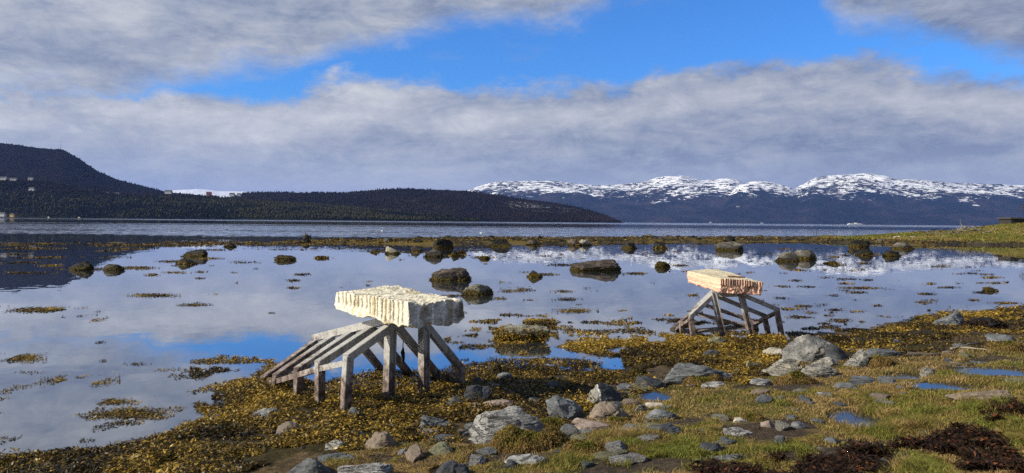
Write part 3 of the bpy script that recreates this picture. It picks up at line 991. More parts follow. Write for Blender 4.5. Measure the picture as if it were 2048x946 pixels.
# rocks standing in the lagoon: name, label, (x0,x1,ytop,ybase), material, style, extras
LAG = [
    ('boulder', 'black boulder in the dark reflection of the left hill, sloping up to the right', (122, 178, 521, 541), 'tide_dark', 'ang', dict(peak=0.3)),
    ('rock', 'small domed grey-brown rock just right of the black boulder, by the hill reflection', (203, 241, 527, 541), 'tide_grey', 'round', {}),
    ('boulder', 'long dark wedge boulder in the left lagoon, highest at its right end', (356, 412, 498, 514), 'tide_dark', 'ang', dict(tilt=0.5, peak=0.2)),
    ('rock', 'low dark rock with a weedy tail in front of the dark wedge boulder', (346, 388, 517, 529), 'tide_dark', 'ang', dict(tilt=-0.4)),
    ('rock', 'small dark rock half in the weed strip at the left end of the spit', (445, 469, 485, 494), 'tide_dark', 'round', {}),
    ('rock', 'low rounded weed-brown rock alone in the open left lagoon', (542, 588, 509, 521), 'tide_weed', 'round', {}),
    ('rock', 'black rock below the washed-up root stump', (597, 621, 476, 487), 'tide_dark', 'round', dict(tilt=0.3)),
    ('rock', 'flat sliver of dark rock barely above the lagoon water', (627, 656, 511, 517), 'tide_dark', 'slab', {}),
    ('rock', 'small pale-topped rock beside the round tan boulder', (741, 758, 498, 505), 'tide_grey', 'ang', {}),
    ('boulder', 'round tan boulder with a dark right side standing off the spit', (768, 798, 492, 508), 'tide_pale', 'ang', dict(peak=-0.2)),
    ('boulder', 'brown boulder with a paler rock perched behind it at the weedy spit', (820, 849, 489, 503), 'tide_brown', 'ang', {}),
    ('boulder', 'lumpy grey boulder with mirrored underside, left of the small weeded cone', (848, 886, 497, 514), 'tide_grey', 'ang', {}),
    ('rock', 'small dark cone-shaped rock with a yellow weed tail near the lumpy grey boulder', (897, 919, 500, 512), 'tide_dark', 'ang', {}),
    ('rock', 'low rock wholly under yellow weed, at the right of the small dark cone', (912, 931, 499, 509), 'tide_weed', 'round', {}),
    ('boulder', 'big black peaked boulder on the spit behind the lumpy grey boulder', (864, 906, 477, 498), 'tide_dark', 'ang', dict(peak=0.1)),
    ('boulder', 'wide black boulder at the spit edge with a mirror image below', (976, 1025, 478, 493), 'tide_dark', 'ang', dict(tilt=0.2)),
    ('rock', 'tan rock with black right face in the middle of the spit', (1053, 1076, 477, 490), 'tide_brown', 'ang', {}),
    ('boulder', 'dark brown boulder touching the pale boulder on the spit', (1136, 1160, 476, 491), 'tide_brown', 'ang', {}),
    ('boulder', 'pale boulder leaning on the dark brown one on the spit', (1156, 1185, 478, 491), 'tide_pale', 'ang', {}),
    ('boulder', 'square black boulder in the water right of the pale spit boulder', (1244, 1274, 484, 497), 'tide_dark', 'block', {}),
    ('boulder', 'dark block of rock with a chipped top, second square one along the spit', (1305, 1335, 483, 497), 'tide_dark', 'block', {}),
    ('rock', 'greenish mossy rock on the crest of the spit against the fjord', (1288, 1312, 468, 477), 'olive', 'round', {}),
    ('rock', 'flat little rock touching the greenish mossy one on the spit crest', (1310, 1326, 472, 477), 'tide_dark', 'slab', {}),
    ('boulder', 'broad dark boulder in the lagoon beneath the rock on the spit crest', (1435, 1495, 482, 501), 'tide_grey', 'block', {}),
    ('rock', 'rounded black rock on the spit crest right behind the broad dark boulder', (1449, 1472, 470, 484), 'tide_dark', 'round', {}),
    ('boulder', 'grey boulder with a lit left slope, left one of a leaning pair in the lagoon', (1552, 1604, 503, 523), 'tide_grey', 'ang', dict(tilt=0.35)),
    ('boulder', 'rugged darker boulder, right one of a leaning pair in the lagoon', (1592, 1636, 498, 519), 'tide_grey', 'ang', {}),
    ('boulder', 'black sloping boulder under the stony end of the green bank', (1703, 1744, 479, 494), 'tide_dark', 'ang', {}),
    ('boulder', 'dark rounded boulder in the lagoon, left of two mirrored in the bright water', (1714, 1751, 497, 511), 'tide_dark', 'round', {}),
    ('boulder', 'dark peaked boulder in the lagoon, right of two mirrored in the bright water', (1770, 1808, 500, 513), 'tide_dark', 'ang', {}),
    ('boulder', 'long wedge boulder lying against the foot of the green bank', (1787, 1834, 483, 498), 'tide_grey', 'ang', dict(tilt=-0.1)),
    ('rock', 'tiny dark rock poking out left of the two mirrored boulders', (1700, 1712, 496, 503), 'tide_dark', 'round', {}),
    ('rock', 'flat dark slab floating low, its square end to the right', (1652, 1683, 521, 528), 'tide_dark', 'slab', dict(tilt=0.3)),
    ('rock', 'flat dark slab alone near the right edge of the lagoon', (1972, 2001, 574, 583), 'tide_dark', 'slab', dict(tilt=-0.3)),
    ('boulder', 'long flat-topped boulder with a black right end in mid lagoon', (1137, 1246, 518, 542), 'tide_brown', 'slab', dict(tilt=0.1, dr=0.6)),
    ('rock', 'small dark rock trailing yellow weed to its right, left of the long flat-topped boulder', (1050, 1085, 540, 555), 'tide_dark', 'ang', dict(tilt=-0.4)),
    ('rock', 'small weedy rock right of the long flat-topped boulder', (1312, 1347, 522, 535), 'tide_weed', 'ang', dict(tilt=-0.4)),
    ('boulder', 'big rounded reddish-brown boulder beyond the white block', (855, 946, 533, 562), 'tide_brown', 'round', dict(dr=0.8)),
    ('boulder', 'pale lichen-topped boulder with a weed skirt in front of the reddish-brown one', (917, 988, 566, 591), 'tide_pale', 'round', dict(dr=0.8)),
    ('boulder', 'wide pale-topped rock almost buried in yellow wrack near the white block', (985, 1102, 646, 684), 'tide_pale', 'slab', dict(dr=0.55, seed=5)),
    ('rock', 'tiny weed-capped rock right of the lumpy boulders', (958, 980, 511, 518), 'tide_weed', 'round', {}),
]
for nm, lb, bx_, mt_, st_, ex in LAG:
    rock(nm, lb, bx_, mt_, st_, water=True, cat='boulder' if nm == 'boulder' else 'rock', **ex)

# rocks lying on the shore
SHORE = [
    ('rock', 'dark grey flat-topped rock in the wrack left of the white-block stand', (495, 553, 815, 840), 'slate', 'block', {}),
    ('rock', 'reddish-brown rounded rock in the wrack below the dark flat-topped one', (547, 598, 840, 869), 'granite', 'round', {}),
    ('boulder', 'rounded tan granite boulder with grainy face between wrack and mud', (726, 797, 860, 899), 'granite', 'round', dict(dr=0.8)),
    ('rock', 'small pale striped rock left of the tan granite boulder', (645, 687, 880, 901), 'folded', 'ang', {}),
    ('rock', 'smooth grey slab leaning up out of the wrack left of the big striped boulder', (838, 910, 829, 860), 'slate', 'slab', {}),
    ('rock', 'low brownish ledge under the smooth leaning grey slab', (833, 888, 858, 873), 'granite', 'slab', {}),
    ('rock', 'thin dark wedge of slate at the left foot of the big striped boulder', (850, 926, 868, 886), 'darkslate', 'slab', dict(tilt=-0.3)),
    ('rock', 'olive-grey domed rock in the mud below the dark slate wedge', (848, 908, 884, 911), 'olive', 'ang', {}),
    ('rock', 'small dark grey stone on the mud right of the tan granite boulder', (792, 823, 895, 912), 'slate', 'ang', {}),
    ('boulder', 'large smooth blue-black boulder cut by the bottom edge of the picture', (556, 680, 906, 962), 'darkslate', 'ang', dict(dr=0.6, tilt=-0.1)),
    ('rock', 'blue-grey tail of slate behind the large blue-black boulder', (630, 714, 903, 922), 'slate', 'slab', dict(dr=0.5)),
    ('rock', 'broad flat pale-grey rock at the bottom edge right of the blue-black boulder', (664, 780, 921, 962), 'gneiss', 'slab', dict(dr=0.7)),
    ('rock', 'dark grey rounded rock cut by the bottom edge left of the grass', (860, 941, 920, 960), 'darkslate', 'round', {}),
    ('boulder', 'big pale boulder with dark wavy stripes in front of the wrack', (930, 1100, 808, 888), 'gneiss', 'ang', dict(dr=0.5, seed=3, tilt=0.22, sub=6)),
    ('boulder', 'grey peaked boulder between the striped boulder and the dark veined one', (1092, 1169, 787, 838), 'slate', 'ang', dict(dr=0.8, seed=12)),
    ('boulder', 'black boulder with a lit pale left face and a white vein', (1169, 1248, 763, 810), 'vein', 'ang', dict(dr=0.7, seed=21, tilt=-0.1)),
    ('rock', 'flat blue slate tongue right of the black veined boulder', (1228, 1272, 767, 783), 'slate', 'slab', {}),
    ('boulder', 'smooth rounded grey-brown boulder in front of the black veined one', (1181, 1262, 800, 841), 'granite', 'round', dict(dr=0.8, seed=30)),
    ('rock', 'low pinkish slab right of the striped boulder, under the rounded grey-brown one', (1138, 1192, 833, 850), 'pink', 'slab', {}),
    ('rock', 'flat pinkish stone capping the dry tussock', (1150, 1222, 841, 862), 'pink', 'slab', {}),
    ('rock', 'smooth oval blue-grey stone on the turf', (1293, 1360, 815, 840), 'slate', 'round', {}),
    ('rock', 'long low dark slab in the turf below the oval blue-grey stone', (1296, 1371, 846, 868), 'darkslate', 'slab', dict(dr=0.5)),
    ('boulder', 'big flat-topped grey boulder with an ochre front below the pink block', (1326, 1468, 722, 768), 'slate', 'slab', dict(dr=0.5, seed=45, tilt=-0.15, peak=-0.2)),
    ('rock', 'dark sloping slate against the left foot of the big flat-topped grey boulder', (1266, 1346, 748, 780), 'darkslate', 'ang', dict(dr=0.6)),
    ('boulder', 'largest round grey boulder on the shore, right of the pink-block stand', (1570, 1690, 664, 722), 'grey', 'round', dict(dr=0.7, seed=53, peak=-0.15, sub=6)),
    ('rock', 'dark wedge at the right foot of the largest round grey boulder', (1655, 1706, 692, 722), 'darkslate', 'ang', dict(tilt=-0.5)),
    ('rock', 'cream-coloured split rock touching the left side of the largest grey boulder', (1531, 1577, 690, 714), 'pale', 'ang', dict(tilt=0.3)),
    ('boulder', 'long grey rock with rusty patches lying below the cream-coloured split rock', (1531, 1628, 710, 752), 'folded', 'block', dict(dr=0.6, seed=60, tilt=0.2)),
    ('rock', 'oval rock with swirled black and white bands', (1610, 1679, 727, 755), 'folded', 'round', dict(seed=66)),
    ('rock', 'rough grey rock tucked under the largest round grey boulder', (1630, 1684, 713, 733), 'folded', 'ang', {}),
    ('boulder', 'long striped slab arching to the right across the shore turf', (1688, 1752, 700, 735), 'folded', 'ang', dict(dr=0.6, tilt=0.3)),
    ('rock', 'flat dark tail of the long arching striped slab', (1740, 1808, 696, 712), 'slate', 'slab', dict(dr=0.6)),
    ('rock', 'small mottled stone half under dry grass by the arching slab', (1727, 1756, 716, 733), 'folded', 'ang', {}),
    ('rock', 'grey rock with a black broken face beside the dark wrack heap', (1876, 1946, 627, 651), 'slate', 'block', dict(tilt=0.3)),
    ('rock', 'wide flat tan-grey slab sunk in the turf near the right edge', (1908, 2046, 775, 803), 'granite', 'slab', dict(dr=0.5)),
    ('boulder', 'rough dark boulder just right of the white-block stand', (922, 984, 767, 805), 'darkslate', 'ang', {}),
    ('rock', 'dark rock left of the rough boulder by the white-block stand', (890, 929, 789, 811), 'darkslate', 'round', {}),
    ('rock', 'dark angular rock behind the rough boulder by the white-block stand', (962, 1001, 762, 780), 'slate', 'ang', {}),
    ('rock', 'dark rock draped with weed at the water edge right of the white-block stand', (966, 1006, 726, 752), 'tide_dark', 'ang', {}),
    ('rock', 'wet grey rock at the right of the weed-draped one', (992, 1031, 743, 760), 'slate', 'round', {}),
    ('rock', 'small dark rock close to the right-hand foot of the white-block stand', (940, 967, 752, 768), 'darkslate', 'round', {}),
    ('rock', 'flat brown slab in the wrack above the big striped boulder', (962, 1034, 799, 816), 'pink', 'slab', dict(dr=0.5)),
    ('rock', 'dark lone rock in the wrack midway between striped and flat-topped boulders', (1087, 1126, 760, 778), 'darkslate', 'ang', {}),
    ('rock', 'small pale slab of rock on the dark earth patch', (1450, 1511, 853, 871), 'gneiss', 'slab', {}),
    ('rock', 'dark grey wedge stone in the grass below the earth patch', (1402, 1460, 883, 906), 'darkslate', 'ang', {}),
    ('rock', 'low bumpy grey stone in the grass near the bottom, above the dark kelp', (1428, 1498, 905, 927), 'slate', 'ang', dict(dr=0.6)),
    ('rock', 'small black cube-like stone at the right edge of the earth patch', (1550, 1577, 868, 889), 'darkslate', 'block', {}),
    ('rock', 'small round grey stone at the top of the earth patch', (1584, 1616, 842, 857), 'slate', 'round', {}),
    ('rock', 'small flat grey stone between the earth patch and the puddle', (1647, 1685, 872, 888), 'slate', 'slab', {}),
    ('rock', 'long dark flat slab in the turf below the swirled oval rock', (1696, 1772, 750, 767), 'darkslate', 'slab', dict(dr=0.6)),
    ('rock', 'grey-green flat stone below the long dark flat slab', (1672, 1728, 764, 779), 'slate', 'slab', {}),
    ('rock', 'white-edged flat stone in the turf below the big flat-topped boulder', (1406, 1456, 762, 776), 'gneiss', 'slab', {}),
    ('rock', 'thin light-grey slab in the turf below the rusty-patched rock', (1503, 1552, 757, 770), 'gneiss', 'slab', {}),
    ('rock', 'olive-topped rock at the front foot of the pink-block stand', (1414, 1457, 672, 692), 'olive', 'round', {}),
    ('rock', 'dark flat rock in wrack below the olive-topped rock', (1407, 1441, 697, 713), 'darkslate', 'slab', {}),
    ('rock', 'upright tan splinter of rock in the wrack left of the rusty-patched rock', (1493, 1504, 719, 739), 'olive', 'ang', dict(dr=0.9)),
    ('rock', 'dark low rock right of the upright tan splinter', (1503, 1528, 724, 737), 'darkslate', 'slab', {}),
    ('rock', 'dark stone wedged against the nearest foot of the white-block stand', (688, 722, 812, 836), 'darkslate', 'ang', {}),
    ('rock', 'bumpy pale stone at the bottom centre among dry grass', (1008, 1102, 908, 932), 'gneiss', 'ang', dict(dr=0.55)),
    ('rock', 'wet black rock in the shallow channel left of the sloping slate', (1264, 1296, 728, 749), 'tide_dark', 'block', {}),
    ('rock', 'flat wet rock behind the black one in the shallow channel', (1284, 1312, 722, 734), 'tide_dark', 'slab', {}),
    ('rock', 'mottled little rock below the tide puddle', (1267, 1297, 806, 822), 'folded', 'ang', {}),
    ('rock', 'flat light stone at the right of the mottled little rock', (1292, 1330, 805, 815), 'pale', 'slab', {}),
    ('rock', 'small pale stone in the turf above the middle earth patch', (1634, 1655, 784, 793), 'gneiss', 'slab', {}),
    ('rock', 'striped flat slab right of the narrow puddle', (1845, 1882, 733, 750), 'folded', 'slab', {}),
    ('rock', 'flat grey rock behind the wet puddles near the right edge', (1985, 2046, 668, 682), 'slate', 'slab', dict(dr=0.6)),
    ('rock', 'small bluish stone in the wrack right of the largest boulder', (1788, 1806, 678, 686), 'slate', 'round', {}),
    ('rock', 'low grey ledge behind the earth patch', (1468, 1500, 835, 845), 'pale', 'slab', {}),
    ('rock', 'brownish stone at the top corner of the earth patch', (1523, 1552, 838, 855), 'pink', 'ang', {}),
    ('rock', 'dark small rock in the wrack left of the slab above the striped boulder', (938, 962, 803, 818), 'granite', 'round', {}),
    ('rock', 'grey pebble-sized rock in the wrack below the stand, right of the red-brown rock', (617, 642, 848, 862), 'slate', 'round', {}),
]
for nm, lb, bx_, mt_, st_, ex in SHORE:
    rock(nm, lb, bx_, mt_, st_, cat='boulder' if nm == 'boulder' else 'rock', **ex)
ROCKS = [(o.location.x, o.location.y, max(v[0] for v in o.bound_box), max(v[1] for v in o.bound_box), max(v[2] for v in o.bound_box), o.location.z) for o in SC.objects if o.get('category') in ('rock', 'boulder')]


def in_rock(x, y, f=0.82):
    b = np.zeros(np.shape(x), bool)
    for rx, ry, a, c, h_, z_ in ROCKS:
        b |= ((x - rx) / (a * f)) ** 2 + ((y - ry) / (c * f)) ** 2 < 1
    return b


# small stones: many alike
rg = np.random.default_rng(11)


def small_stones(n, xr, yr, sz, mats, group, label, ok, far=False):
    c = 0
    lib = {}
    for _ in range(n * 12):
        if c >= n:
            break
        if far:
            yw = rg.uniform(*yr)
            xw = (rg.uniform(*xr) - 1024) / FPX * yw
            p = np.array([xw, yw, float(ground(xw, yw))])
            px, py = (float(t) for t in project(*p))
        else:
            px, py = rg.uniform(*xr), rg.uniform(*yr)
            p = hit(np.array([px]), np.array([py]))[0]
        if not ok(px, py, p) or in_rock(np.array([p[0]]), np.array([p[1]]), 1.05)[0]:
            continue
        mt_ = mats[rg.integers(len(mats))]
        s = rg.uniform(*sz) * (0.75 + 0.5 * rg.random())
        key = (mt_, int(rg.integers(4)))
        if key not in lib:
            v, f = rock_shape(900 + len(lib), ['ang', 'slab', 'block', 'ang'][key[1]], 4)
            me = mesh_obj('stone', v * np.array([1, 0.8, 0.55]), f, M[mt_])
            me.data.set_sharp_from_angle(angle=math.radians(28))
            lib[key] = me
            o = me
        else:
            o = lib[key].copy()
            COL.objects.link(o)
        o.scale = (s, s * rg.uniform(0.6, 1.1), s * rg.uniform(0.45, 0.95))
        o.rotation_euler = (0, 0, rg.uniform(0, 6.28))
        o.location = (p[0], p[1], p[2] + 0.1 * s)
        tag(o, label, 'stone', group)
        c += 1


small_stones(60, (620, 2040), (745, 935), (0.020, 0.055), ['slate', 'darkslate', 'granite', 'gneiss'], 'small stones on the turf and mud',
             'small loose stone lying on the turf or mud of the near shore',
             lambda px, py, p: p[2] > 0.04 and (inpoly(np.array([px]), np.array([py]), GRASS)[0] or inpoly(np.array([px]), np.array([py]), DIRT2)[0]) and pud_e(np.array([p[0]]), np.array([p[1]]))[0][0] > 1.3)
small_stones(48, (440, 1200), (760, 905), (0.03, 0.07), ['darkslate', 'slate', 'granite'], 'small stones in the wrack',
             'small dark stone half hidden in the wrack of the near shore', lambda px, py, p: p[2] > 0.02 and inpoly(np.array([px]), np.array([py]), WEED1)[0])
BANDS = [(840, 850), (1000, 815), (1200, 775), (1400, 735), (1600, 705), (1900, 680), (2048, 690), (2048, 770), (1800, 800), (1600, 860), (1400, 925), (1100, 935), (860, 940), (700, 900)]
small_stones(90, (700, 2048), (690, 940), (0.055, 0.13), ['slate', 'darkslate', 'slate', 'gneiss', 'granite', 'folded', 'olive'], 'half-buried stones between turf and wrack',
             'low grey or brown stone half buried between the turf and the wrack', lambda px, py, p: p[2] > 0.04 and inpoly(np.array([px]), np.array([py]), BANDS)[0] and pud_e(np.array([p[0]]), np.array([p[1]]))[0][0] > 1.4)
small_stones(84, (700, 1800), (66, 118), (0.22, 0.60), ['tide_dark', 'tide_dark', 'tide_grey', 'darkslate', 'tide_brown'], 'stones along the spit',
             'small dark stone on the low weedy spit across the lagoon', lambda px, py, p: 0.03 < p[2] < 0.75 and (rg.random() < 0.4 or py < 481 or (1560 < px < 1800)), far=True)
small_stones(16, (1780, 1905), (97, 104), (0.18, 0.34), ['pale', 'gneiss'], 'white stones at the foot of the green bank',
             'pale stone in the white row at the left foot of the green bank', lambda px, py, p: p[2] > 0.15, far=True)

# ------------------------------------------------------------------ steel stands and quarried blocks
mt, k, out = material('weathered_white_steel')
pos = k.node('ShaderNodeNewGeometry').outputs['Position']
zs = k.node('ShaderNodeSeparateXYZ')
k.put(zs.inputs[0], pos)
n1 = k.noise(pos, 9, 6, 0.7)
n2 = k.noise(k.mapping(pos, (30, 30, 5)), 1.0, 5, 0.65)
n3 = k.noise(pos, 55, 3, 0.6)
c = k.ramp(k.m('ADD', k.m('MULTIPLY', n1, 0.6), k.m('MULTIPLY', n2, 0.4)), [(0.32, (0.19, 0.185, 0.17)), (0.5, (0.33, 0.325, 0.305)), (0.66, (0.44, 0.435, 0.41))])
lv = k.m('ADD', zs.outputs[2], k.m('MULTIPLY', k.m('SUBTRACT', k.m('ADD', k.m('MULTIPLY', n1, 0.6), k.m('MULTIPLY', n2, 0.4)), 0.5), 1.3))
lo_ = k.sstep(lv, 0.30, 0.66, 1.0, 0.0)
cr = k.ramp(n1, [(0.35, (0.050, 0.033, 0.026)), (0.5, (0.135, 0.100, 0.088)), (0.64, (0.27, 0.225, 0.20))])
c = k.mixc(lo_, c, cr)
spots = k.sstep(k.m('ADD', n3, k.m('MULTIPLY', n1, 0.5)), 0.86, 0.95, 0.0, 0.8)
c = k.mixc(spots, c, (0.11, 0.045, 0.018))
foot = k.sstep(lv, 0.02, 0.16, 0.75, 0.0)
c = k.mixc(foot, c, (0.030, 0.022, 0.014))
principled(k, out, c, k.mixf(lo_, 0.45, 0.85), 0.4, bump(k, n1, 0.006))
STEEL = mt


def beam_mesh(p, q, w_, h_, side=None, groove=0.0, ext=(0.0, 0.0)):
    p, q = np.array(p, float), np.array(q, float)
    ax = (q - p) / np.linalg.norm(q - p)
    p = p - ax * ext[0]
    q = q + ax * ext[1]
    s_ = np.array(side, float) if side is not None else np.cross(ax, (0, 0, 1))
    s_ = s_ - ax * (s_ @ ax)
    s_ /= np.linalg.norm(s_)
    t_ = np.cross(s_, ax)
    a, b, c = w_ / 2, h_ / 2, 0.006
    if groove:
        g, fl = groove, 0.018
        pr = [(-a, -b), (-a + fl, -b), (-a + fl, -b + g), (a - fl, -b + g), (a - fl, -b), (a, -b), (a, b), (a - fl, b), (a - fl, b - g), (-a + fl, b - g), (-a + fl, b), (-a, b)]
    else:
        pr = [(-a + c, -b), (a - c, -b), (a, -b + c), (a, b - c), (a - c, b), (-a + c, b), (-a, b - c), (-a, -b + c)]
    n = len(pr)
    pr = np.array(pr)
    r1 = p[None] + pr[:, :1] * s_ + pr[:, 1:] * t_
    r2 = q[None] + pr[:, :1] * s_ + pr[:, 1:] * t_
    v = np.concatenate([r1, r2])
    f = [(i, (i + 1) % n, n + (i + 1) % n, n + i) for i in range(n)] + [tuple(range(n))[::-1], tuple(range(n, 2 * n))]
    return v, f


def stand(label, LK, LF, ridge_, posts, RK, RF, w_, origin, vdir, udir):
    root = empty('steel_stand', origin)
    tag(root, label, 'stand', 'steel rib stands carrying the stone blocks')
    o3 = np.array(origin)

    def part(name, v, f):
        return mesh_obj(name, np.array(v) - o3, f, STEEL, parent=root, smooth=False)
    R = [np.array(depth_pt(*map(lambda a: np.array(float(a)), r))) for r in ridge_]
    P3 = lambda t: np.array(depth_pt(np.array(float(t[0])), np.array(float(t[1])), np.array(float(t[2]))))
    lk = [P3(t) for t in LK]
    for i, kn in enumerate(lk):
        t = i / (len(lk) - 1)
        top = R[0] * (1 - t) + R[1] * t - np.array([0, 0, 0.06])
        part('rib', *beam_mesh(kn, top, w_ * 1.0, w_ * 0.85, udir, ext=(0.035 if i < len(lk) - 1 else 0.2, -0.01)))
        if i < len(LF):
            ft = P3(LF[i])
            part('leg', *beam_mesh(kn + np.array([0, 0, 0.01]), ft, w_ * 0.965, w_ * 0.9, udir, ext=(0.0, 0.14)))
    part('ridge_beam', *beam_mesh(R[0], R[1], w_ * 0.9, w_ * 0.93, None, ext=(0.02, 0.05)))
    tops = []
    for tp, bt in posts:
        a, b = P3(tp), P3(bt)
        part('post', *beam_mesh(a, b, w_ * 1.02, w_ * 1.0, vdir, groove=0.022, ext=(0.02, 0.14)))
        tops.append(a)
    part('cross_beam', *beam_mesh(tops[0] - np.array([0, 0, 0.05]), tops[1] - np.array([0, 0, 0.05]), w_ * 0.8, w_ * 0.75, None, ext=(-0.06, -0.06)))
    rk = [P3(t) for t in RK]
    for i, kn in enumerate(rk):
        if i == 0:
            top = tops[1] - np.array([0, 0, 0.04])
        else:
            t = (i - 1) / (len(lk) - 1)
            top = R[0] * (1 - t) + R[1] * t - np.array([0, 0, 0.07])
        part('rib', *beam_mesh(kn, top, w_ * 0.985, w_ * 0.84, udir, ext=(0.03 if i < len(RF) else 0.25, -0.02)))
        if i < len(RF):
            part('leg', *beam_mesh(kn + np.array([0, 0, 0.01]), P3(RF[i]), w_ * 0.95, w_ * 0.88, udir, ext=(0.0, 0.14)))
    # channel rails tying the knees together
    for ch in (lk, rk[:3]):
        for a, b in zip(ch[:-1], ch[1:]):
            dn_ = np.array([0, 0, -0.07])
            part('rail', *beam_mesh(a + dn_, b + dn_, w_ * 0.85, w_ * 0.62, None, groove=0.02, ext=(-w_ * 0.3, -w_ * 0.3)))
    return root, R, tops


o1 = hit(np.array([800.0]), np.array([780.0]))[0]
st1, R1_, T1_ = stand('white-painted rusty steel rib stand in brown wrack under the cream-white block, nearer of two',
      [(697, 713, 8.62), (640, 726, 8.97), (598, 739, 9.42), (555, 752, 9.86), (527, 759, 10.3)],
      [(690, 832, 8.62), (640, 817, 8.97), (596, 799, 9.42), (551, 782, 9.86)],
      [(790, 637, 9.2), (633, 675, 11.0)],
      [((782, 640, 9.15), (777, 808, 9.10)), ((848, 640, 9.62), (848, 785, 9.6))],
      [(921, 736, 10.1), (873, 747, 10.6), (822, 752, 11.0), (768, 746, 11.5)], [(920, 771, 10.1)], 0.110, tuple(o1), (0.64, 0.77, 0), (-0.66, 0.75, 0))
o2 = hit(np.array([1460.0]), np.array([662.0]))[0]
st2, R2_, T2_ = stand('grey rusty steel rib stand leaning at the water edge under the pink block',
      [(1381, 633, 14.4), (1363, 645, 15.1), (1351, 655, 15.8)], [(1387, 680, 14.4), (1365, 669, 15.1)],
      [(1428, 583, 14.85), (1388, 620, 16.9)],
      [((1427, 586, 14.8), (1447, 676, 14.6)), ((1481, 584, 14.8), (1503, 674, 14.7))],
      [(1553, 618, 14.9), (1528, 631, 15.3), (1509, 643, 15.8), (1486, 651, 16.3), (1436, 646, 17.0)], [(1564, 674, 14.9), (1538, 675, 15.3), (1513, 662, 15.8)], 0.102, tuple(o2), (1, 0.1, 0), (-0.1, 1, 0))


def block_mesh(A, B, C_, D, thick, N, disp):
    na, nb, nc = N
    key, verts, faces = {}, [], []

    def vid(i, j, l):
        t = (i, j, l)
        if t not in key:
            key[t] = len(verts)
            verts.append((i / na, j / nb, l / nc))
        return key[t]
    for i in range(na):
        for j in range(nb):
            faces.append((vid(i, j, nc), vid(i + 1, j, nc), vid(i + 1, j + 1, nc), vid(i, j + 1, nc))[::-1])
            faces.append((vid(i, j, 0), vid(i + 1, j, 0), vid(i + 1, j + 1, 0), vid(i, j + 1, 0)))
    for i in range(na):
        for l in range(nc):
            faces.append((vid(i, 0, l), vid(i + 1, 0, l), vid(i + 1, 0, l + 1), vid(i, 0, l + 1))[::-1])
            faces.append((vid(i, nb, l), vid(i + 1, nb, l), vid(i + 1, nb, l + 1), vid(i, nb, l + 1)))
    for j in range(nb):
        for l in range(nc):
            faces.append((vid(0, j, l), vid(0, j + 1, l), vid(0, j + 1, l + 1), vid(0, j, l + 1)))
            faces.append((vid(na, j, l), vid(na, j + 1, l), vid(na, j + 1, l + 1), vid(na, j, l + 1))[::-1])
    P = np.array(verts)
    a, b, c = P[:, :1], P[:, 1:2], P[:, 2:]
    top = A * (1 - a) * (1 - b) + B * a * (1 - b) + C_ * (1 - a) * b + D * a * b
    X = top - np.array([0, 0, 1.0]) * thick * (1 - c)
    X, cols = disp(P, X)
    return X, np.array(faces), cols


def unit(v):
    return v / np.linalg.norm(v)


# cream-white block
A = plane_pt(np.array(818.0), np.array(604.0), 1.36)
B = plane_pt(np.array(669.0), np.array(580.0), 1.36)
C_ = plane_pt(np.array(932.0), np.array(600.0), 1.36)
D = plane_pt(np.array(800.0), np.array(575.0), 1.38)
ub, vb = unit(B - A), unit(C_ - A)
grv = np.cumsum(np.random.default_rng(4).uniform(0.040, 0.080, 18))
grv = grv / grv[-1] * 0.985 + 0.012
fgr = np.array([0.17, 0.42, 0.60, 0.80])


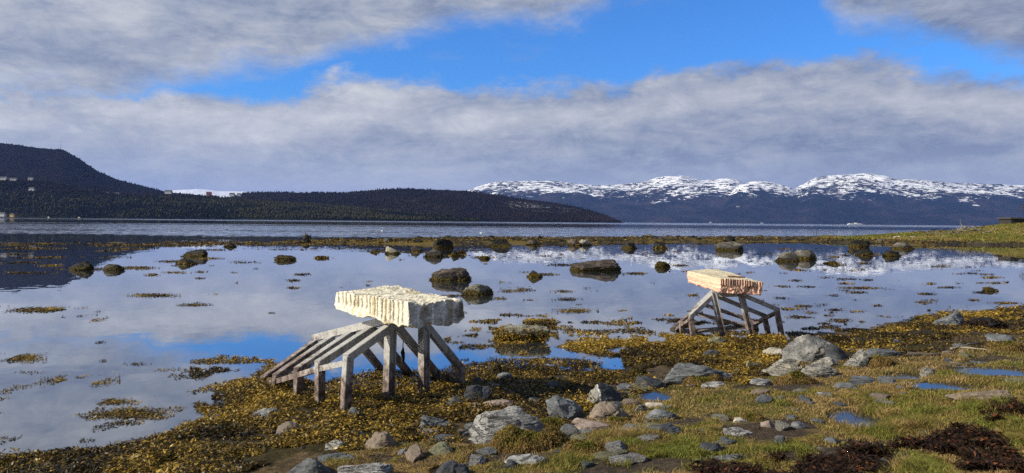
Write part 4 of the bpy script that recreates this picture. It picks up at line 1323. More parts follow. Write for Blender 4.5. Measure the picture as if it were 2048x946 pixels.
def disp_white(P, X):
    a, b, c = P[:, 0], P[:, 1], P[:, 2]
    q = X * 1.0
    cols = np.ones((len(P), 3)) * np.array((0.61, 0.57, 0.455))
    # drill scallops down the long sunlit side
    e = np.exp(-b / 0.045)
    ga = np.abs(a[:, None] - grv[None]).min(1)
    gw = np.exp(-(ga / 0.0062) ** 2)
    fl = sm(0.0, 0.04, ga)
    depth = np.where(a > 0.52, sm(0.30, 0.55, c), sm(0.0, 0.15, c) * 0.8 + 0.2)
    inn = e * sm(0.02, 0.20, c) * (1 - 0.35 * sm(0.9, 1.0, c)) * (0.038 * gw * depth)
    rough = 0.007 * fbm(q * 9, 4, 3)
    bulge = np.where(a > 0.5, 0.022 * sm(0.5, 0.3, c) * sm(0.5, 0.65, a), 0)
    X = X + vb[None] * (inn - e * (rough * 1.2 + bulge))[:, None]
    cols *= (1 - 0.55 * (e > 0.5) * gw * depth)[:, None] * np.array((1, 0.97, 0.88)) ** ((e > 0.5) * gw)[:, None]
    # clean drill lines on the end in shade
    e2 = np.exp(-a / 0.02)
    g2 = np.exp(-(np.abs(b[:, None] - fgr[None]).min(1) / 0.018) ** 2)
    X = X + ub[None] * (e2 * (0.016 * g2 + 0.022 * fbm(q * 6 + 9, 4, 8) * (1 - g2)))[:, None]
    endc = np.array((0.40, 0.40, 0.385)) * (1 + 0.35 * fbm(q * 9, 4, 12))[:, None]  # shade put into the colour: end greyer than the sunlit stone
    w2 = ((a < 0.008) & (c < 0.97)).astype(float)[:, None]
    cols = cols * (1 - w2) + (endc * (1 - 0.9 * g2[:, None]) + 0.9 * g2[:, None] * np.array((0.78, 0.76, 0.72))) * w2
    # split top: ledges running across
    tp = sm(0.8, 1.0, c)
    st_ = fbm(np.stack([a * 26, b * 5, 0 * a], 1), 4, 15, 0.6)
    led = np.floor(fbm(np.stack([a * 7, b * 3, 0 * a], 1), 3, 19) * 3) / 3
    X[:, 2] += tp * (0.013 * st_ + 0.016 * led + 0.006 * fbm(np.stack([a * 60, b * 14, 0 * a], 1), 3, 16) + 0.025 * np.exp(-(((a - 0.95) / 0.2) ** 2 + ((b - 0.85) / 0.35) ** 2)) - 0.012)
    cols *= (1 - 0.30 * (tp > 0.5) * np.clip(-st_, 0, 1))[:, None]
    # broken lower edge
    lo = sm(0.55, 0.0, c)
    edge = np.minimum(np.minimum(a, 1 - a), np.minimum(b, 1 - b) * 0.6)
    up = 0.045 * np.abs(fbm(np.stack([a * 4.5, b * 4, 0 * a + 3], 1), 3, 23)) + 0.10 * sm(0.35, 1.0, a) * 0.5 + 0.07 * sm(0.75, 1.0, b) + 0.045 * np.exp(-((b - 0.36) / 0.10) ** 2) * sm(0.2, 0.0, a)
    X[:, 2] += lo * up
    X = X + (vb[None] * sm(0.5, 1.0, b)[:, None] * -0.02 + ub[None] * -0.0)
    ce = sm(0.93, 1.0, a)
    X = X - ub[None] * (ce * (0.05 * np.abs(fbm(q * 5, 3, 29)) + 0.06 * sm(0.5, 0.0, c)))[:, None]
    nn = fbm(q * 26, 3, 31)
    X += np.stack([nn, -nn, 0.6 * nn], 1) * 0.0022
    cols *= (1 + 0.13 * fbm(q * 14, 4, 33))[:, None]
    stn = sm(0.15, 0.75, fbm(q * 3.2, 4, 35))[:, None]
    cols = cols * (1 - stn * np.array((0.30, 0.32, 0.36)))
    drip = sm(0.1, 0.7, fbm(np.stack([q[:, 0] * 14, q[:, 1] * 14, q[:, 2] * 1.5], 1), 3, 37) * (c < 0.97))[:, None]
    cols = cols * (1 - drip * np.array((0.16, 0.24, 0.38)))
    crk = np.exp(-(np.abs(fbm(np.stack([q[:, 0] * 2.5, q[:, 1] * 2.5, q[:, 2] * 6], 1), 3, 39)) / 0.022) ** 2)[:, None]
    cols = cols * (1 - 0.45 * crk)
    return X, np.clip(cols, 0.01, 0.9)


bmt = attr_mat('split_quarry_stone', 0.85, 0.25, nscale=45, bumpd=0.006)
cen = (A + D) / 2 - np.array([0, 0, 0.3])
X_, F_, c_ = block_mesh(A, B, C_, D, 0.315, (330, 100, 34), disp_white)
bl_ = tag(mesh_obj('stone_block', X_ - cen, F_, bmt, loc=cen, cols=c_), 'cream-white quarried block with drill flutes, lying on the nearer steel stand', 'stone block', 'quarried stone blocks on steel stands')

# pink block
A2 = plane_pt(np.array(1441.0), np.array(557.0), 1.21)
B2 = plane_pt(np.array(1374.0), np.array(541.5), 1.21)
C2 = plane_pt(np.array(1528.0), np.array(562.0), 1.165)
D2 = plane_pt(np.array(1432.0), np.array(537.0), 1.25)
ub2, vb2 = unit(B2 - A2), unit(C2 - A2)
g3 = (np.arange(18) + 0.5) / 18 + np.random.default_rng(2).uniform(-0.012, 0.012, 18)


def disp_pink(P, X):
    a, b, c = P[:, 0], P[:, 1], P[:, 2]
    q = X * 1.0
    bands = fbm(np.stack([a * 1.0, b * 1.0, c * 7], 1), 4, 41)
    cols = np.array((0.66, 0.365, 0.255))[None] * (1 + 0.16 * bands)[:, None] + np.array((0.05, 0.06, 0.05))[None] * np.clip(bands, 0, 1)[:, None]
    e2 = np.exp(-a / 0.02)
    g = np.exp(-(np.abs(b[:, None] - g3[None]).min(1) / 0.011) ** 2)
    hi_ = sm(0.48, 0.62, c)
    rough = fbm(q * 7, 5, 45, 0.6)
    X = X + ub2[None] * (e2 * (0.020 * g * hi_ + (1 - hi_) * (0.04 * np.abs(rough)) + 0.012 * rough))[:, None]
    wf = (a < 0.01)[:, None].astype(float)
    fcol = np.array((0.62, 0.375, 0.265))[None] * (1 + 0.35 * rough)[:, None] * (1 - 0.35 * g * hi_)[:, None]
    cols = cols * (1 - wf) + wf * fcol
    eb = np.exp(-b / 0.03)
    X = X + vb2[None] * (eb * (0.012 * bands + 0.008 * rough + 0.03 * sm(0.12, 0.0, c)))[:, None]
    tp = sm(0.85, 1.0, c)
    stp = 0.5 * fbm(np.stack([b * 12, a * 2.5, 0 * a], 1), 4, 47) + 0.6 * fbm(q * 6, 5, 48)
    X[:, 2] += tp * (0.012 * stp - 0.03 * sm(0.4, 1.0, b) * sm(0.7, 0.2, a))
    tcol = np.array((0.50, 0.44, 0.31))[None] * (1 + 0.2 * stp)[:, None]
    w3 = (c > 0.99)[:, None].astype(float)
    cols = cols * (1 - w3) + w3 * tcol
    lo = sm(0.4, 0.0, c)
    X[:, 2] += lo * (0.035 * np.abs(fbm(np.stack([a * 8, b * 6, 0 * a], 1), 4, 49)) + 0.02 * sm(0.6, 1, a))
    X = X - vb2[None] * (sm(0.94, 1, b) * (0.03 * np.abs(rough) + 0.05 * sm(0.35, 0, c)))[:, None]
    X = X - ub2[None] * (sm(0.95, 1, a) * 0.05 * np.abs(rough))[:, None]
    return X, np.clip(cols, 0.01, 0.9)


cen2 = (A2 + D2) / 2 - np.array([0, 0, 0.28])
X_, F_, c_ = block_mesh(A2, B2, C2, D2, 0.295, (130, 70, 22), disp_pink)
tag(mesh_obj('stone_block', X_ - cen2, F_, bmt, loc=cen2, cols=c_), 'pink layered quarried block with short drill flutes, lying on the farther steel stand', 'stone block', 'quarried stone blocks on steel stands')


def tube_mesh(pts, rad, n=6):
    pts = [np.array(p, float) for p in pts]
    v, f = [], []
    for i, p in enumerate(pts):
        ax = unit(pts[min(i + 1, len(pts) - 1)] - pts[max(i - 1, 0)])
        s_ = unit(np.cross(ax, (0.31, 0.17, 0.93) if abs(ax[2]) < 0.9 else (1, 0.1, 0)))
        t_ = np.cross(s_, ax)
        r = rad[i] if isinstance(rad, (list, tuple, np.ndarray)) else rad
        for j in range(n):
            an = 2 * math.pi * j / n
            v.append(p + r * (math.cos(an) * s_ + math.sin(an) * t_))
    for i in range(len(pts) - 1):
        for j in range(n):
            f.append((i * n + j, i * n + (j + 1) % n, (i + 1) * n + (j + 1) % n, (i + 1) * n + j))
    f.append(tuple(range(n))[::-1])
    f.append(tuple(range((len(pts) - 1) * n, len(pts) * n)))
    return v, f


class MB:
    def __init__(s):
        s.v, s.f = [], []

    def add(s, v, f):
        o = len(s.v)
        s.v += [tuple(x) for x in v]
        s.f += [tuple(i + o for i in q) for q in f]
        return s

    def box(s, x0, x1, y0, y1, z0, z1):
        v = [(x, y, z) for z in (z0, z1) for y in (y0, y1) for x in (x0, x1)]
        return s.add(v, [(0, 2, 3, 1), (4, 5, 7, 6), (0, 1, 5, 4), (2, 6, 7, 3), (0, 4, 6, 2), (1, 3, 7, 5)])

    def build(s, name, mat, parent=None, loc=None, smooth=False):
        return mesh_obj(name, s.v, s.f, mat, parent, loc, smooth)


def plain(name, col, rough=0.7, spec=0.3, var=0.35, scale=12.0, metallic=0.0):
    mt, k, out = material(name)
    obj = k.node('ShaderNodeTexCoord').outputs['Object']
    n = k.noise(obj, scale, 5, 0.65)
    c = k.mixc(1.0, (*col,), k.ramp(n, [(0.3, (1 - var,) * 3), (0.7, (1 + var,) * 3)]), 'MULTIPLY')
    principled(k, out, c, rough, spec, bump(k, n, 0.01), metallic)
    return mt


DARKWEED = plain('dark_hanging_weed', (0.020, 0.017, 0.012), 0.8)
WOOD = plain('bleached_driftwood', (0.20, 0.17, 0.13), 0.85, var=0.4)
DWOOD = plain('dark_wet_wood', (0.050, 0.040, 0.032), 0.8)
RUST = plain('rusty_iron', (0.17, 0.060, 0.030), 0.85, var=0.5, scale=30)

# weedy rope hanging from the nearer stand
top = depth_pt(np.array(806.0), np.array(664.0), np.array(9.75))
mb = MB()
L = 0.42
mb.add(*tube_mesh([(0, 0, 0), (0.004, 0, -0.12), (-0.003, 0.004, -0.24), (0.004, 0, -0.33)], 0.007))
rg = np.random.default_rng(5)
for i in range(26):
    a = rg.uniform(0, 6.28)
    z0 = -rg.uniform(0.18, 0.30)
    r = rg.uniform(0.008, 0.026)
    mb.add(*tube_mesh([(0, 0, z0), (r * math.cos(a), r * math.sin(a), z0 - 0.06), (r * 0.7 * math.cos(a), r * 0.7 * math.sin(a), z0 - rg.uniform(0.10, 0.17))], [0.004, 0.008, 0.002], 4))
tag(mb.build('rope', DARKWEED, loc=tuple(top)), 'dark weedy rope end hanging down inside the nearer steel stand', 'rope')

# rusty bar on the pink block
pA = A2 * 0.42 + D2 * 0.18 + C2 * 0.40 + np.array([0, 0, 0.012])
v, f = beam_mesh(-vb2 * 0.17 + ub2 * 0.01, vb2 * 0.17, 0.05, 0.028, ub2)
tag(mesh_obj('iron_bar', v, f, RUST, loc=pA, smooth=False), 'short rusty iron bar lying on top of the pink block', 'iron bar')

# ------------------------------------------------------------------ wrack, kelp and turf
FROND = attr_mat('bladder_wrack', 0.45, 0.22, 0.12)
KELPM = attr_mat('dried_kelp', 0.60, 0.12, 0.0)
GRASSM = attr_mat('turf_blades', 0.75, 0.15, 0.25)


def fronds(pts, length, width, cols, rg, tilt=0.5, lift=0.0):
    n = len(pts)
    an = rg.uniform(0, 2 * math.pi, n)
    a = np.stack([np.cos(an), np.sin(an), rg.normal(0, tilt, n)], 1)
    a /= np.linalg.norm(a, axis=1, keepdims=True)
    up = np.stack([rg.normal(0, tilt, n), rg.normal(0, tilt, n), np.ones(n)], 1)
    b = np.cross(up, a)
    b /= np.linalg.norm(b, axis=1, keepdims=True)
    nn = np.cross(a, b)
    L_, W_ = length[:, None], width[:, None]
    v = np.stack([pts - a * L_ * 0.5, pts + a * L_ * 0.1 + b * W_ * 0.5 + nn * W_ * 0.15, pts + a * L_ * 0.5, pts + a * L_ * 0.1 - b * W_ * 0.5 + nn * W_ * 0.15], 1)
    f = np.arange(n)[:, None] * 4 + np.arange(4)[None]
    return v.reshape(-1, 3), f, np.repeat(cols, 4, 0)


GOLD, OLIV, DARK = np.array((0.38, 0.245, 0.036)), np.array((0.140, 0.092, 0.017)), np.array((0.016, 0.011, 0.004))


def weed_cols(p, rg, shift=0.0):
    n = len(p)
    s = fbm(p * np.array([1.3, 1.3, 1.3]), 4, 101) * 0.75 + rg.normal(0, 0.50, n) + shift - 0.12
    t = sm(-0.9, 0.9, s)[:, None]
    c = np.where(t > 0.5, OLIV + (GOLD - OLIV) * (t - 0.5) * 2, DARK + (OLIV - DARK) * t * 2)
    return c * rg.uniform(0.75, 1.25, (n, 1))


def sample_poly(poly, n, rg):
    P = np.array(poly)
    lo, hi = P.min(0), P.max(0)
    x = rg.uniform(lo[0], hi[0], n)
    y = rg.uniform(lo[1], hi[1], n)
    k = inpoly(x, y, poly)
    return x[k], y[k]


rg = np.random.default_rng(21)
SV, SF, SCo = [], [], []


def weed_mass(poly, n, thr, jit=(22, 9), shift=0.0, mound=0.05, water_ok=True, size=1.0):
    x, y = sample_poly(poly, n, rg)
    p = hit(x, y)
    cl = fbm2(p[:, 0], p[:, 1], 1.5, 4, 111)
    jx_, jy_ = jit[0] * fbm2(p[:, 0], p[:, 1], 2.0, 3, 113), jit[1] * fbm2(p[:, 0], p[:, 1], 2.0, 3, 114)
    e, _ = pud_e(p[:, 0], p[:, 1])
    k = (cl > thr) & inpoly(x + jx_, y + jy_, poly) & (e > 1.1) & ~in_rock(p[:, 0], p[:, 1], 0.86)
    p, cl = p[k], cl[k]
    d = p[:, 1]
    p[:, 2] = np.maximum(p[:, 2], 0.0) + rg.uniform(0.0, 1, len(p)) ** 1.5 * mound * (0.6 + 0.8 * sm(-0.3, 0.6, cl))
    L_ = np.maximum(0.030, 0.0030 * d) * rg.uniform(0.5, 1.8, len(p)) * size
    W_ = L_ * rg.uniform(0.28, 0.6, len(p))
    cw_ = weed_cols(p, rg, shift)
    ls = rg.random(len(p)) < 0.16
    L_ = np.where(ls, L_ * 2.6, L_)
    W_ = np.where(ls, W_ * 0.55, W_)
    cw_ = np.where(ls[:, None], cw_ * 0.55, cw_)
    v, f, c = fronds(p, L_, W_, cw_, rg, 0.5)
    SF.append(f + sum(map(len, SV)))
    SV.append(v)
    SCo.append(c)


weed_mass(WEED1, 260000, -0.60)
weed_mass(WEED1, 90000, 0.05, shift=0.25, mound=0.10)
weed_mass(WEED2, 85000, -0.95, mound=0.06, shift=0.15)
weed_mass(WEED3, 80000, -0.40, mound=0.05, shift=0.1)
weed_mass([(1640, 720), (1760, 690), (1950, 655), (2060, 645), (2060, 690), (1880, 712), (1700, 735)], 30000, 0.05, mound=0.02, shift=-0.2)
weed_mass([(1480, 745), (1700, 690), (1760, 700), (1660, 740), (1400, 775), (1280, 790), (1250, 770)], 14000, 0.0, mound=0.03)
SHAL = [(880, 655), (960, 640), (1100, 640), (1340, 630), (1400, 690), (1300, 745), (1150, 735), (1000, 732), (900, 745)]
weed_mass(SHAL, 46000, 0.30, mound=0.012, shift=0.2)
weed_mass([(970, 650), (1110, 650), (1120, 690), (990, 695)], 9000, -0.3, mound=0.03, shift=0.1)
weed_mass([(1110, 700), (1250, 680), (1400, 665), (1420, 690), (1330, 715), (1200, 715)], 20000, -0.05, mound=0.03, shift=0.3)
weed_mass([(960, 745), (1060, 735), (1250, 740), (1290, 770), (1160, 795), (1000, 775)], 22000, -0.5, shift=-0.35, mound=0.06)
weed_mass([(0, 790), (380, 740), (520, 725), (420, 800), (330, 868), (0, 920)], 30000, 0.40, mound=0.008, size=0.8)
weed_mass([(0, 860), (330, 820), (420, 790), (440, 830), (200, 900), (0, 930)], 12000, 0.15, mound=0.01, size=0.9, shift=-0.2)
weed_mass([(380, 720), (560, 725), (560, 760), (460, 765), (380, 800)], 12000, 0.10, mound=0.02)
weed_mass([(1560, 655), (1800, 640), (1860, 622), (1880, 650), (1700, 692), (1590, 690)], 20000, 0.20, mound=0.012, shift=-0.45)
weed_mass([(1340, 640), (1570, 650), (1560, 690), (1340, 690)], 14000, 0.25, mound=0.012)
weed_mass([(1320, 632), (1400, 628), (1420, 662), (1330, 668)], 4500, 0.0, mound=0.01)
for o in list(SC.objects):
    if o.get('category') not in ('rock', 'boulder') or o.location.z > 0.03 or o.location.y > 95:
        continue
    co = np.array([v_.co[:] for v_ in o.data.vertices]) + np.array(o.location)
    H_ = co[:, 2].max()
    mound_ = 'buried in yellow wrack' in o['label']
    lim = (0.75 if mound_ else (0.65 if o.data.materials[0].name == 'weed_covered_rock' else 0.17)) * H_
    co = co[(co[:, 2] > -0.01) & (co[:, 2] < lim * (0.6 + 0.6 * rg.random(len(co)))) ]
    if not len(co):
        continue
    d = co[:, 1].mean()
    n_ = 4200 if mound_ else 130
    p = co[rg.integers(len(co), size=n_)] + rg.normal(0, 0.012 + 0.0006 * d, (n_, 3))
    p[:, 2] = np.maximum(p[:, 2], 0.0) + 0.01
    L_ = np.maximum(0.03, 0.0026 * d) * rg.uniform(0.5, 1.6, n_)
    v, f, c = fronds(p, L_, L_ * rg.uniform(0.3, 0.6, n_), weed_cols(p, rg, 0.1 if mound_ else -0.35), rg, 0.6)
    SF.append(f + sum(map(len, SV)))
    SV.append(v)
    SCo.append(c)
tag(mesh_obj('seaweed', np.concatenate(SV), np.concatenate(SF), FROND, smooth=False, cols=np.concatenate(SCo)), kind='stuff')

# floating rafts of wrack on the lagoon
RAFT = [(95, 620, 95, 6, 1), (170, 637, 42, 7, .7), (308, 591, 48, 4, 1), (390, 610, 34, 2.4, 1), (40, 716, 48, 9, 1), (195, 684, 15, 3, 1), (160, 762, 72, 11, .9), (265, 828, 60, 13, .9), (215, 806, 50, 5, .4), (206, 722, 8, 3, .5), (275, 728, 25, 3, .3),
        (230, 802, 30, 5, .6), (60, 745, 30, 3, .2), (605, 549, 18, 2.4, 1), (588, 561, 15, 2, 1), (587, 576, 15, 2, 1), (488, 524, 30, 2.5, 1), (275, 536, 40, 3, 1.3), (662, 514, 14, 1.5, 1), (304, 550, 15, 2.4, 1), (350, 545, 30, 1.6, .8), (402, 544, 12, 1.5, 1), (400, 557, 12, 1.5, .8),
        (680, 573, 15, 1.6, 1), (470, 545, 10, 1.6, .8), (160, 540, 50, 3.0, 1.2), (190, 537, 60, 2.5, 1), (420, 517, 30, 1.6, 1), (340, 523, 30, 2.0, 1), (965, 515, 22, 2.4, 1), (1035, 580, 32, 4.5, .9), (1125, 583, 22, 2.6, .8), (1135, 599, 28, 3.4, .7), (1150, 622, 42, 4.5, 1),
        (1270, 547, 26, 2.4, 1.2), (1118, 530, 26, 2.4, 1.2), (905, 592, 22, 2.6, .9), (1000, 597, 20, 2.4, .8), (1095, 549, 24, 2.2, 1.2), (1010, 583, 14, 2, .8), (1360, 531, 18, 2, 1), (1375, 543, 12, 1.2, .8), (1390, 590, 18, 3, 1), (1400, 597, 10, 2, .7), (1350, 640, 26, 4, .9),
        (1560, 573, 22, 1.8, 1), (1620, 573, 24, 1.8, 1), (1690, 567, 18, 1.6, 1), (1722, 576, 45, 2.3, 1.2), (1788, 577, 22, 1.8, 1), (1715, 585, 20, 2, 1), (1610, 612, 24, 2.4, 1.1), (1575, 618, 22, 2, 1), (1640, 610, 14, 2, .8), (1625, 625, 16, 2, 1), (1600, 634, 28, 3.2, 1.1),
        (1670, 620, 18, 2.2, 1), (1715, 623, 16, 2, .8), (1785, 631, 30, 3.6, 1), (1680, 641, 25, 4, .8), (1840, 605, 30, 2, 1), (1905, 574, 20, 1.8, 1), (1945, 600, 16, 1.6, 1), (1850, 588, 22, 2.2, 1), (1560, 597, 18, 2.4, 1), (1755, 611, 14, 1.8, .9), (1820, 612, 14, 1.5, .8),
        (2010, 606, 32, 1.8, 1), (1960, 585, 16, 1.6, 1), (1990, 566, 18, 1.4, 1), (1930, 547, 30, 1.6, 1), (1985, 555, 26, 1.4, 1), (1800, 560, 26, 1.4, 1), (1735, 560, 14, 1.4, 1), (1590, 561, 18, 1.4, .9), (1700, 558, 20, 1.2, .7), (1500, 545, 10, 1.2, .7), (1880, 533, 26, 1.3, .8), (1650, 555, 18, 1.2, .8),
        (100, 489, 210, 3.0, 1.6), (300, 491, 150, 2.6, 1.6), (500, 487, 140, 3.4, 1.8), (640, 487, 90, 3.0, 1.8), (60, 497, 90, 1.4, 1.2), (130, 515, 120, 1.6, 1.3), (30, 525, 46, 2.2, 1.2), (50, 546, 60, 1.8, 1), (10, 542, 24, 2.4, 1), (200, 502, 60, 1.2, 1), (100, 531, 28, 1.6, 1), (400, 486, 90, 3, 1.7), (30, 508, 40, 1.2, 1), (250, 498, 60, 1.2, 1),
        (430, 500, 50, 1.1, .8), (560, 499, 40, 1, .6), (640, 498, 40, 1, .6), (760, 503, 40, 1.8, 1), (830, 504, 40, 2.2, 1.2), (900, 511, 36, 1.6, 1), (700, 497, 40, 1.2, .8), (1090, 512, 20, 1, .7), (1180, 490, 50, 1.4, .8), (1290, 508, 18, 1, .7), (1350, 503, 20, 1, .6), (1400, 492, 24, 1.2, .6), (1570, 498, 16, 1.2, .8), (1640, 497, 16, 1, .7),
        (1740, 511, 30, 1.2, .8), (1560, 511, 14, 1, .6), (1850, 494, 60, 1.3, .8), (1600, 540, 18, 2.6, 1)]
rs = np.random.default_rng(33)
extra = [(rs.uniform(1420, 2040), rs.uniform(505, 640), rs.uniform(5, 20), rs.uniform(0.8, 1.8), rs.uniform(.3, .8)) for _ in range(60)]
extra += [(rs.uniform(330, 1330), rs.uniform(500, 640), rs.uniform(4, 14), rs.uniform(0.7, 1.5), rs.uniform(.2, .6)) for _ in range(50)]
FV, FFc, FC = [], [], []
for cx, cy, hw, hh, dens in RAFT + extra:
    n = int(max(12, 0.9 * dens * hw * hh * 4))
    n = min(n, 2600)
    x = cx + np.clip(rg.normal(0, 0.45, n), -1.1, 1.1) * hw
    y = cy + np.clip(rg.normal(0, 0.45, n), -1.1, 1.1) * hh
    p = plane_pt(x, y, 0.0)
    d = p[:, 1]
    g = fbm2(p[:, 0], p[:, 1] * 0.6, 2.6 * 12 / np.median(d), 3, 121)
    k = (g > -0.35) & (ground(p[:, 0], p[:, 1]) < 0.15)
    p, d = p[k], d[k]
    if not len(p):
        continue
    L_ = np.maximum(0.026, 0.0027 * d) * rg.uniform(0.6, 1.4, len(p))
    p[:, 2] = 0.004 + rg.uniform(0, 1, len(p)) ** 2 * 0.35 * L_
    v, f, c = fronds(p, L_, L_ * rg.uniform(0.4, 0.8, len(p)), weed_cols(p, rg, -0.25), rg, 0.22)
    FFc.append(f + sum(map(len, FV)))
    FV.append(v)
    FC.append(c)
tag(mesh_obj('floating_seaweed', np.concatenate(FV), np.concatenate(FFc), FROND, smooth=False, cols=np.concatenate(FC)), kind='stuff')

# wrack along the spit
def on_far_ground(n, xr, yr):
    y_ = rg.uniform(*yr, n)
    x_ = (rg.uniform(*xr, n) - 1024) / FPX * y_
    return np.stack([x_, y_, ground(x_, y_)], 1)


n = 60000
p = on_far_ground(n, (500, 2060), (64, 124))
k = (p[:, 2] > 0.01) & (p[:, 2] < 0.42 + 0.1 * rg.normal(size=n)) & (p[:, 1] < 128) & (fbm2(p[:, 0], p[:, 1], 0.22, 3, 131) > -0.25)
p = p[k]
L_ = rg.uniform(0.12, 0.36, len(p))
p[:, 2] += rg.uniform(0, 0.10, len(p))
v, f, c = fronds(p, L_, L_ * 0.6, weed_cols(p, rg, -0.15) * np.array((0.85, 0.85, 1)), rg, 0.3)
tag(mesh_obj('spit_seaweed', v, f, FROND, smooth=False, cols=c), kind='stuff')

# dried dark kelp at the bottom right
n = 26000
KV, KF, KC = [], [], []
for poly, n, dens in ((KELP1, 17000, -0.05), (KELP2, 17000, 0.05), (KELP3, 6000, 0.1), ([(1880, 640), (2000, 645), (2010, 662), (1890, 660)], 1500, -0.2), ([(1560, 905), (1700, 896), (1800, 890), (1790, 905), (1600, 925)], 3000, 0.25)):
    x, y = sample_poly(poly, n, rg)
    p = hit(x, y)
    k = fbm2(p[:, 0], p[:, 1], 2.6, 3, 141) > dens
    p = p[k]
    p[:, 2] += rg.uniform(0, 1, len(p)) ** 1.4 * 0.075 + 0.004
    r = rg.random(len(p))
    L_ = np.where(r < 0.72, rg.uniform(0.05, 0.13, len(p)), rg.uniform(0.025, 0.055, len(p)))
    W_ = np.where(r < 0.72, rg.uniform(0.008, 0.018, len(p)), rg.uniform(0.014, 0.028, len(p)))
    c = np.where((r < 0.72)[:, None], np.array((0.018, 0.010, 0.005)), np.where(rg.random((len(p), 1)) < 0.55, np.array((0.085, 0.030, 0.011)), np.array((0.028, 0.013, 0.006)))) * rg.uniform(0.5, 1.6, (len(p), 1))
    v, f, c = fronds(p, L_, W_, c, rg, 0.45)
    KF.append(f + sum(map(len, KV)))
    KV.append(v)
    KC.append(c)
tag(mesh_obj('kelp', np.concatenate(KV), np.concatenate(KF), KELPM, smooth=False, cols=np.concatenate(KC)), kind='stuff')


def blades(p, h_, lean, wid, cols, rg, leandir=None):
    n = len(p)
    an = rg.uniform(0, 2 * math.pi, n)
    b = np.stack([np.cos(an), np.sin(an), 0 * an], 1) * wid[:, None]
    an2 = rg.uniform(0, 2 * math.pi, n)
    ld = np.stack([np.cos(an2), np.sin(an2), 0 * an], 1)
    if leandir is not None:
        ld = 0.5 * ld + leandir
    ld = ld * (lean * h_)[:, None]
    up = np.array([0, 0, 1.0])[None] * h_[:, None]
    mid = p + 0.55 * up + 0.28 * ld
    tip = p + up * (1 - 0.25 * lean)[:, None] + ld
    v = np.stack([p - b, p + b, mid + b * 0.8, tip, mid - b * 0.8], 1).reshape(-1, 3)
    i = np.arange(n)[:, None] * 5
    f = np.concatenate([i + np.array([[0, 1, 2, 4]])], 0)
    f2 = np.concatenate([i + np.array([[4, 2, 3, 3]])], 0)
    return v, f, f2[:, :3], np.repeat(cols, 5, 0)


DRY, GRN, OLV = np.array((0.36, 0.245, 0.105)), np.array((0.170, 0.185, 0.034)), np.array((0.250, 0.192, 0.048))


def grass_cols(p, rg, shift=0.0):
    s = fbm(p * np.array([0.9, 0.9, 0]), 4, 151) * 0.5 + fbm(p * np.array([4.0, 4.0, 0]), 4, 152) * 0.75 + rg.normal(0, 0.35, len(p)) + shift
    t = sm(-0.9, 0.9, s)[:, None]
    c = np.where(t > 0.5, OLV + (GRN - OLV) * (t - 0.5) * 2, DRY + (OLV - DRY) * t * 2)
    return c * rg.uniform(0.55, 1.3, (len(p), 1)) * (1 - 0.35 * sm(0.1, 0.7, fbm(p * np.array([9.0, 9.0, 0]), 2, 153)))[:, None]


GV, GF, GC = [], [], []


def add_grass(x, y, thr, hscale, shift, jit=True, poly=GRASS):
    p = hit(x, y)
    if jit:
        k = inpoly(x + 26 * fbm2(p[:, 0], p[:, 1], 1.4, 3, 51), y + 14 * fbm2(p[:, 0], p[:, 1], 1.4, 3, 52), poly)
    else:
        k = np.ones(len(x), bool)
    e, _ = pud_e(p[:, 0], p[:, 1])
    k &= (e > 1.18 - 0.45 * (rg.random(len(x)) < 0.25)) & ~in_rock(p[:, 0], p[:, 1], 0.95) & (fbm2(p[:, 0], p[:, 1], 1.1, 4, 71) < 0.68 + rg.uniform(-.15, .2, len(p))) & (fbm2(p[:, 0], p[:, 1], 1.9, 4, 161) > thr) & (p[:, 2] > 0.06)
    k &= ~inpoly(x, y, DIRT)
    kp = inpoly(x, y, KELP1) | inpoly(x, y, KELP2)
    k &= ~(kp & (fbm2(p[:, 0], p[:, 1], 2.6, 3, 141) > 0.08))
    p = p[k]
    d = p[:, 1]
    hn = 0.55 + 0.9 * sm(-0.4, 0.8, fbm2(p[:, 0], p[:, 1], 2.6, 4, 163))
    h_ = rg.uniform(0.018, 0.050, len(p)) * hn * hscale
    w_ = np.maximum(0.0022, 0.00036 * d) * rg.uniform(0.7, 1.3, len(p))
    sh = 0.42 * shift + 0.3 * sm(9.0, 5.5, d) - 0.28
    v, f, f3, c = blades(p, h_, rg.uniform(0.4, 1.5, len(p)), w_, grass_cols(p, rg, sh), rg)
    o = sum(map(len, GV))
    GF.append((f + o, f3 + o))
    GV.append(v)
    GC.append(c)


x, y = sample_poly(GRASS, 430000, rg)
k = y < 1000
add_grass(x[k], y[k], -0.9, 1.0, 0.0)
for cx, cy, hw, hh, n, hs_, sh in [(1610, 905, 120, 14, 9000, 1.6, 0.5), (1790, 850, 70, 26, 9000, 1.9, 0.9), (1830, 845, 25, 14, 3000, 2.2, 1.2), (1330, 910, 110, 30, 14000, 1.7, 0.5), (1945, 815, 25, 12, 2500, 2.4, 1.2), (2000, 845, 40, 12, 3500, 2.0, 1.2), (1840, 930, 40, 20, 5000, 1.5, 1.0), (1990, 815, 25, 10, 1500, 2, .9), (1620, 880, 30, 12, 2500, 1.6, .1), (1200, 930, 110, 16, 6000, 1.7, 0.2), (1720, 790, 140, 20, 7000, 1.3, 0.1), (2030, 880, 20, 16, 3000, 1.4, 1.1), (1420, 860, 30, 14, 2500, 1.5, 0.3), (1250, 880, 80, 14, 6000, 1.5, 0.5)]:
    add_grass(cx + rg.normal(0, 0.5, n) * hw, cy + rg.normal(0, 0.5, n) * hh, -9, hs_, sh, jit=False)
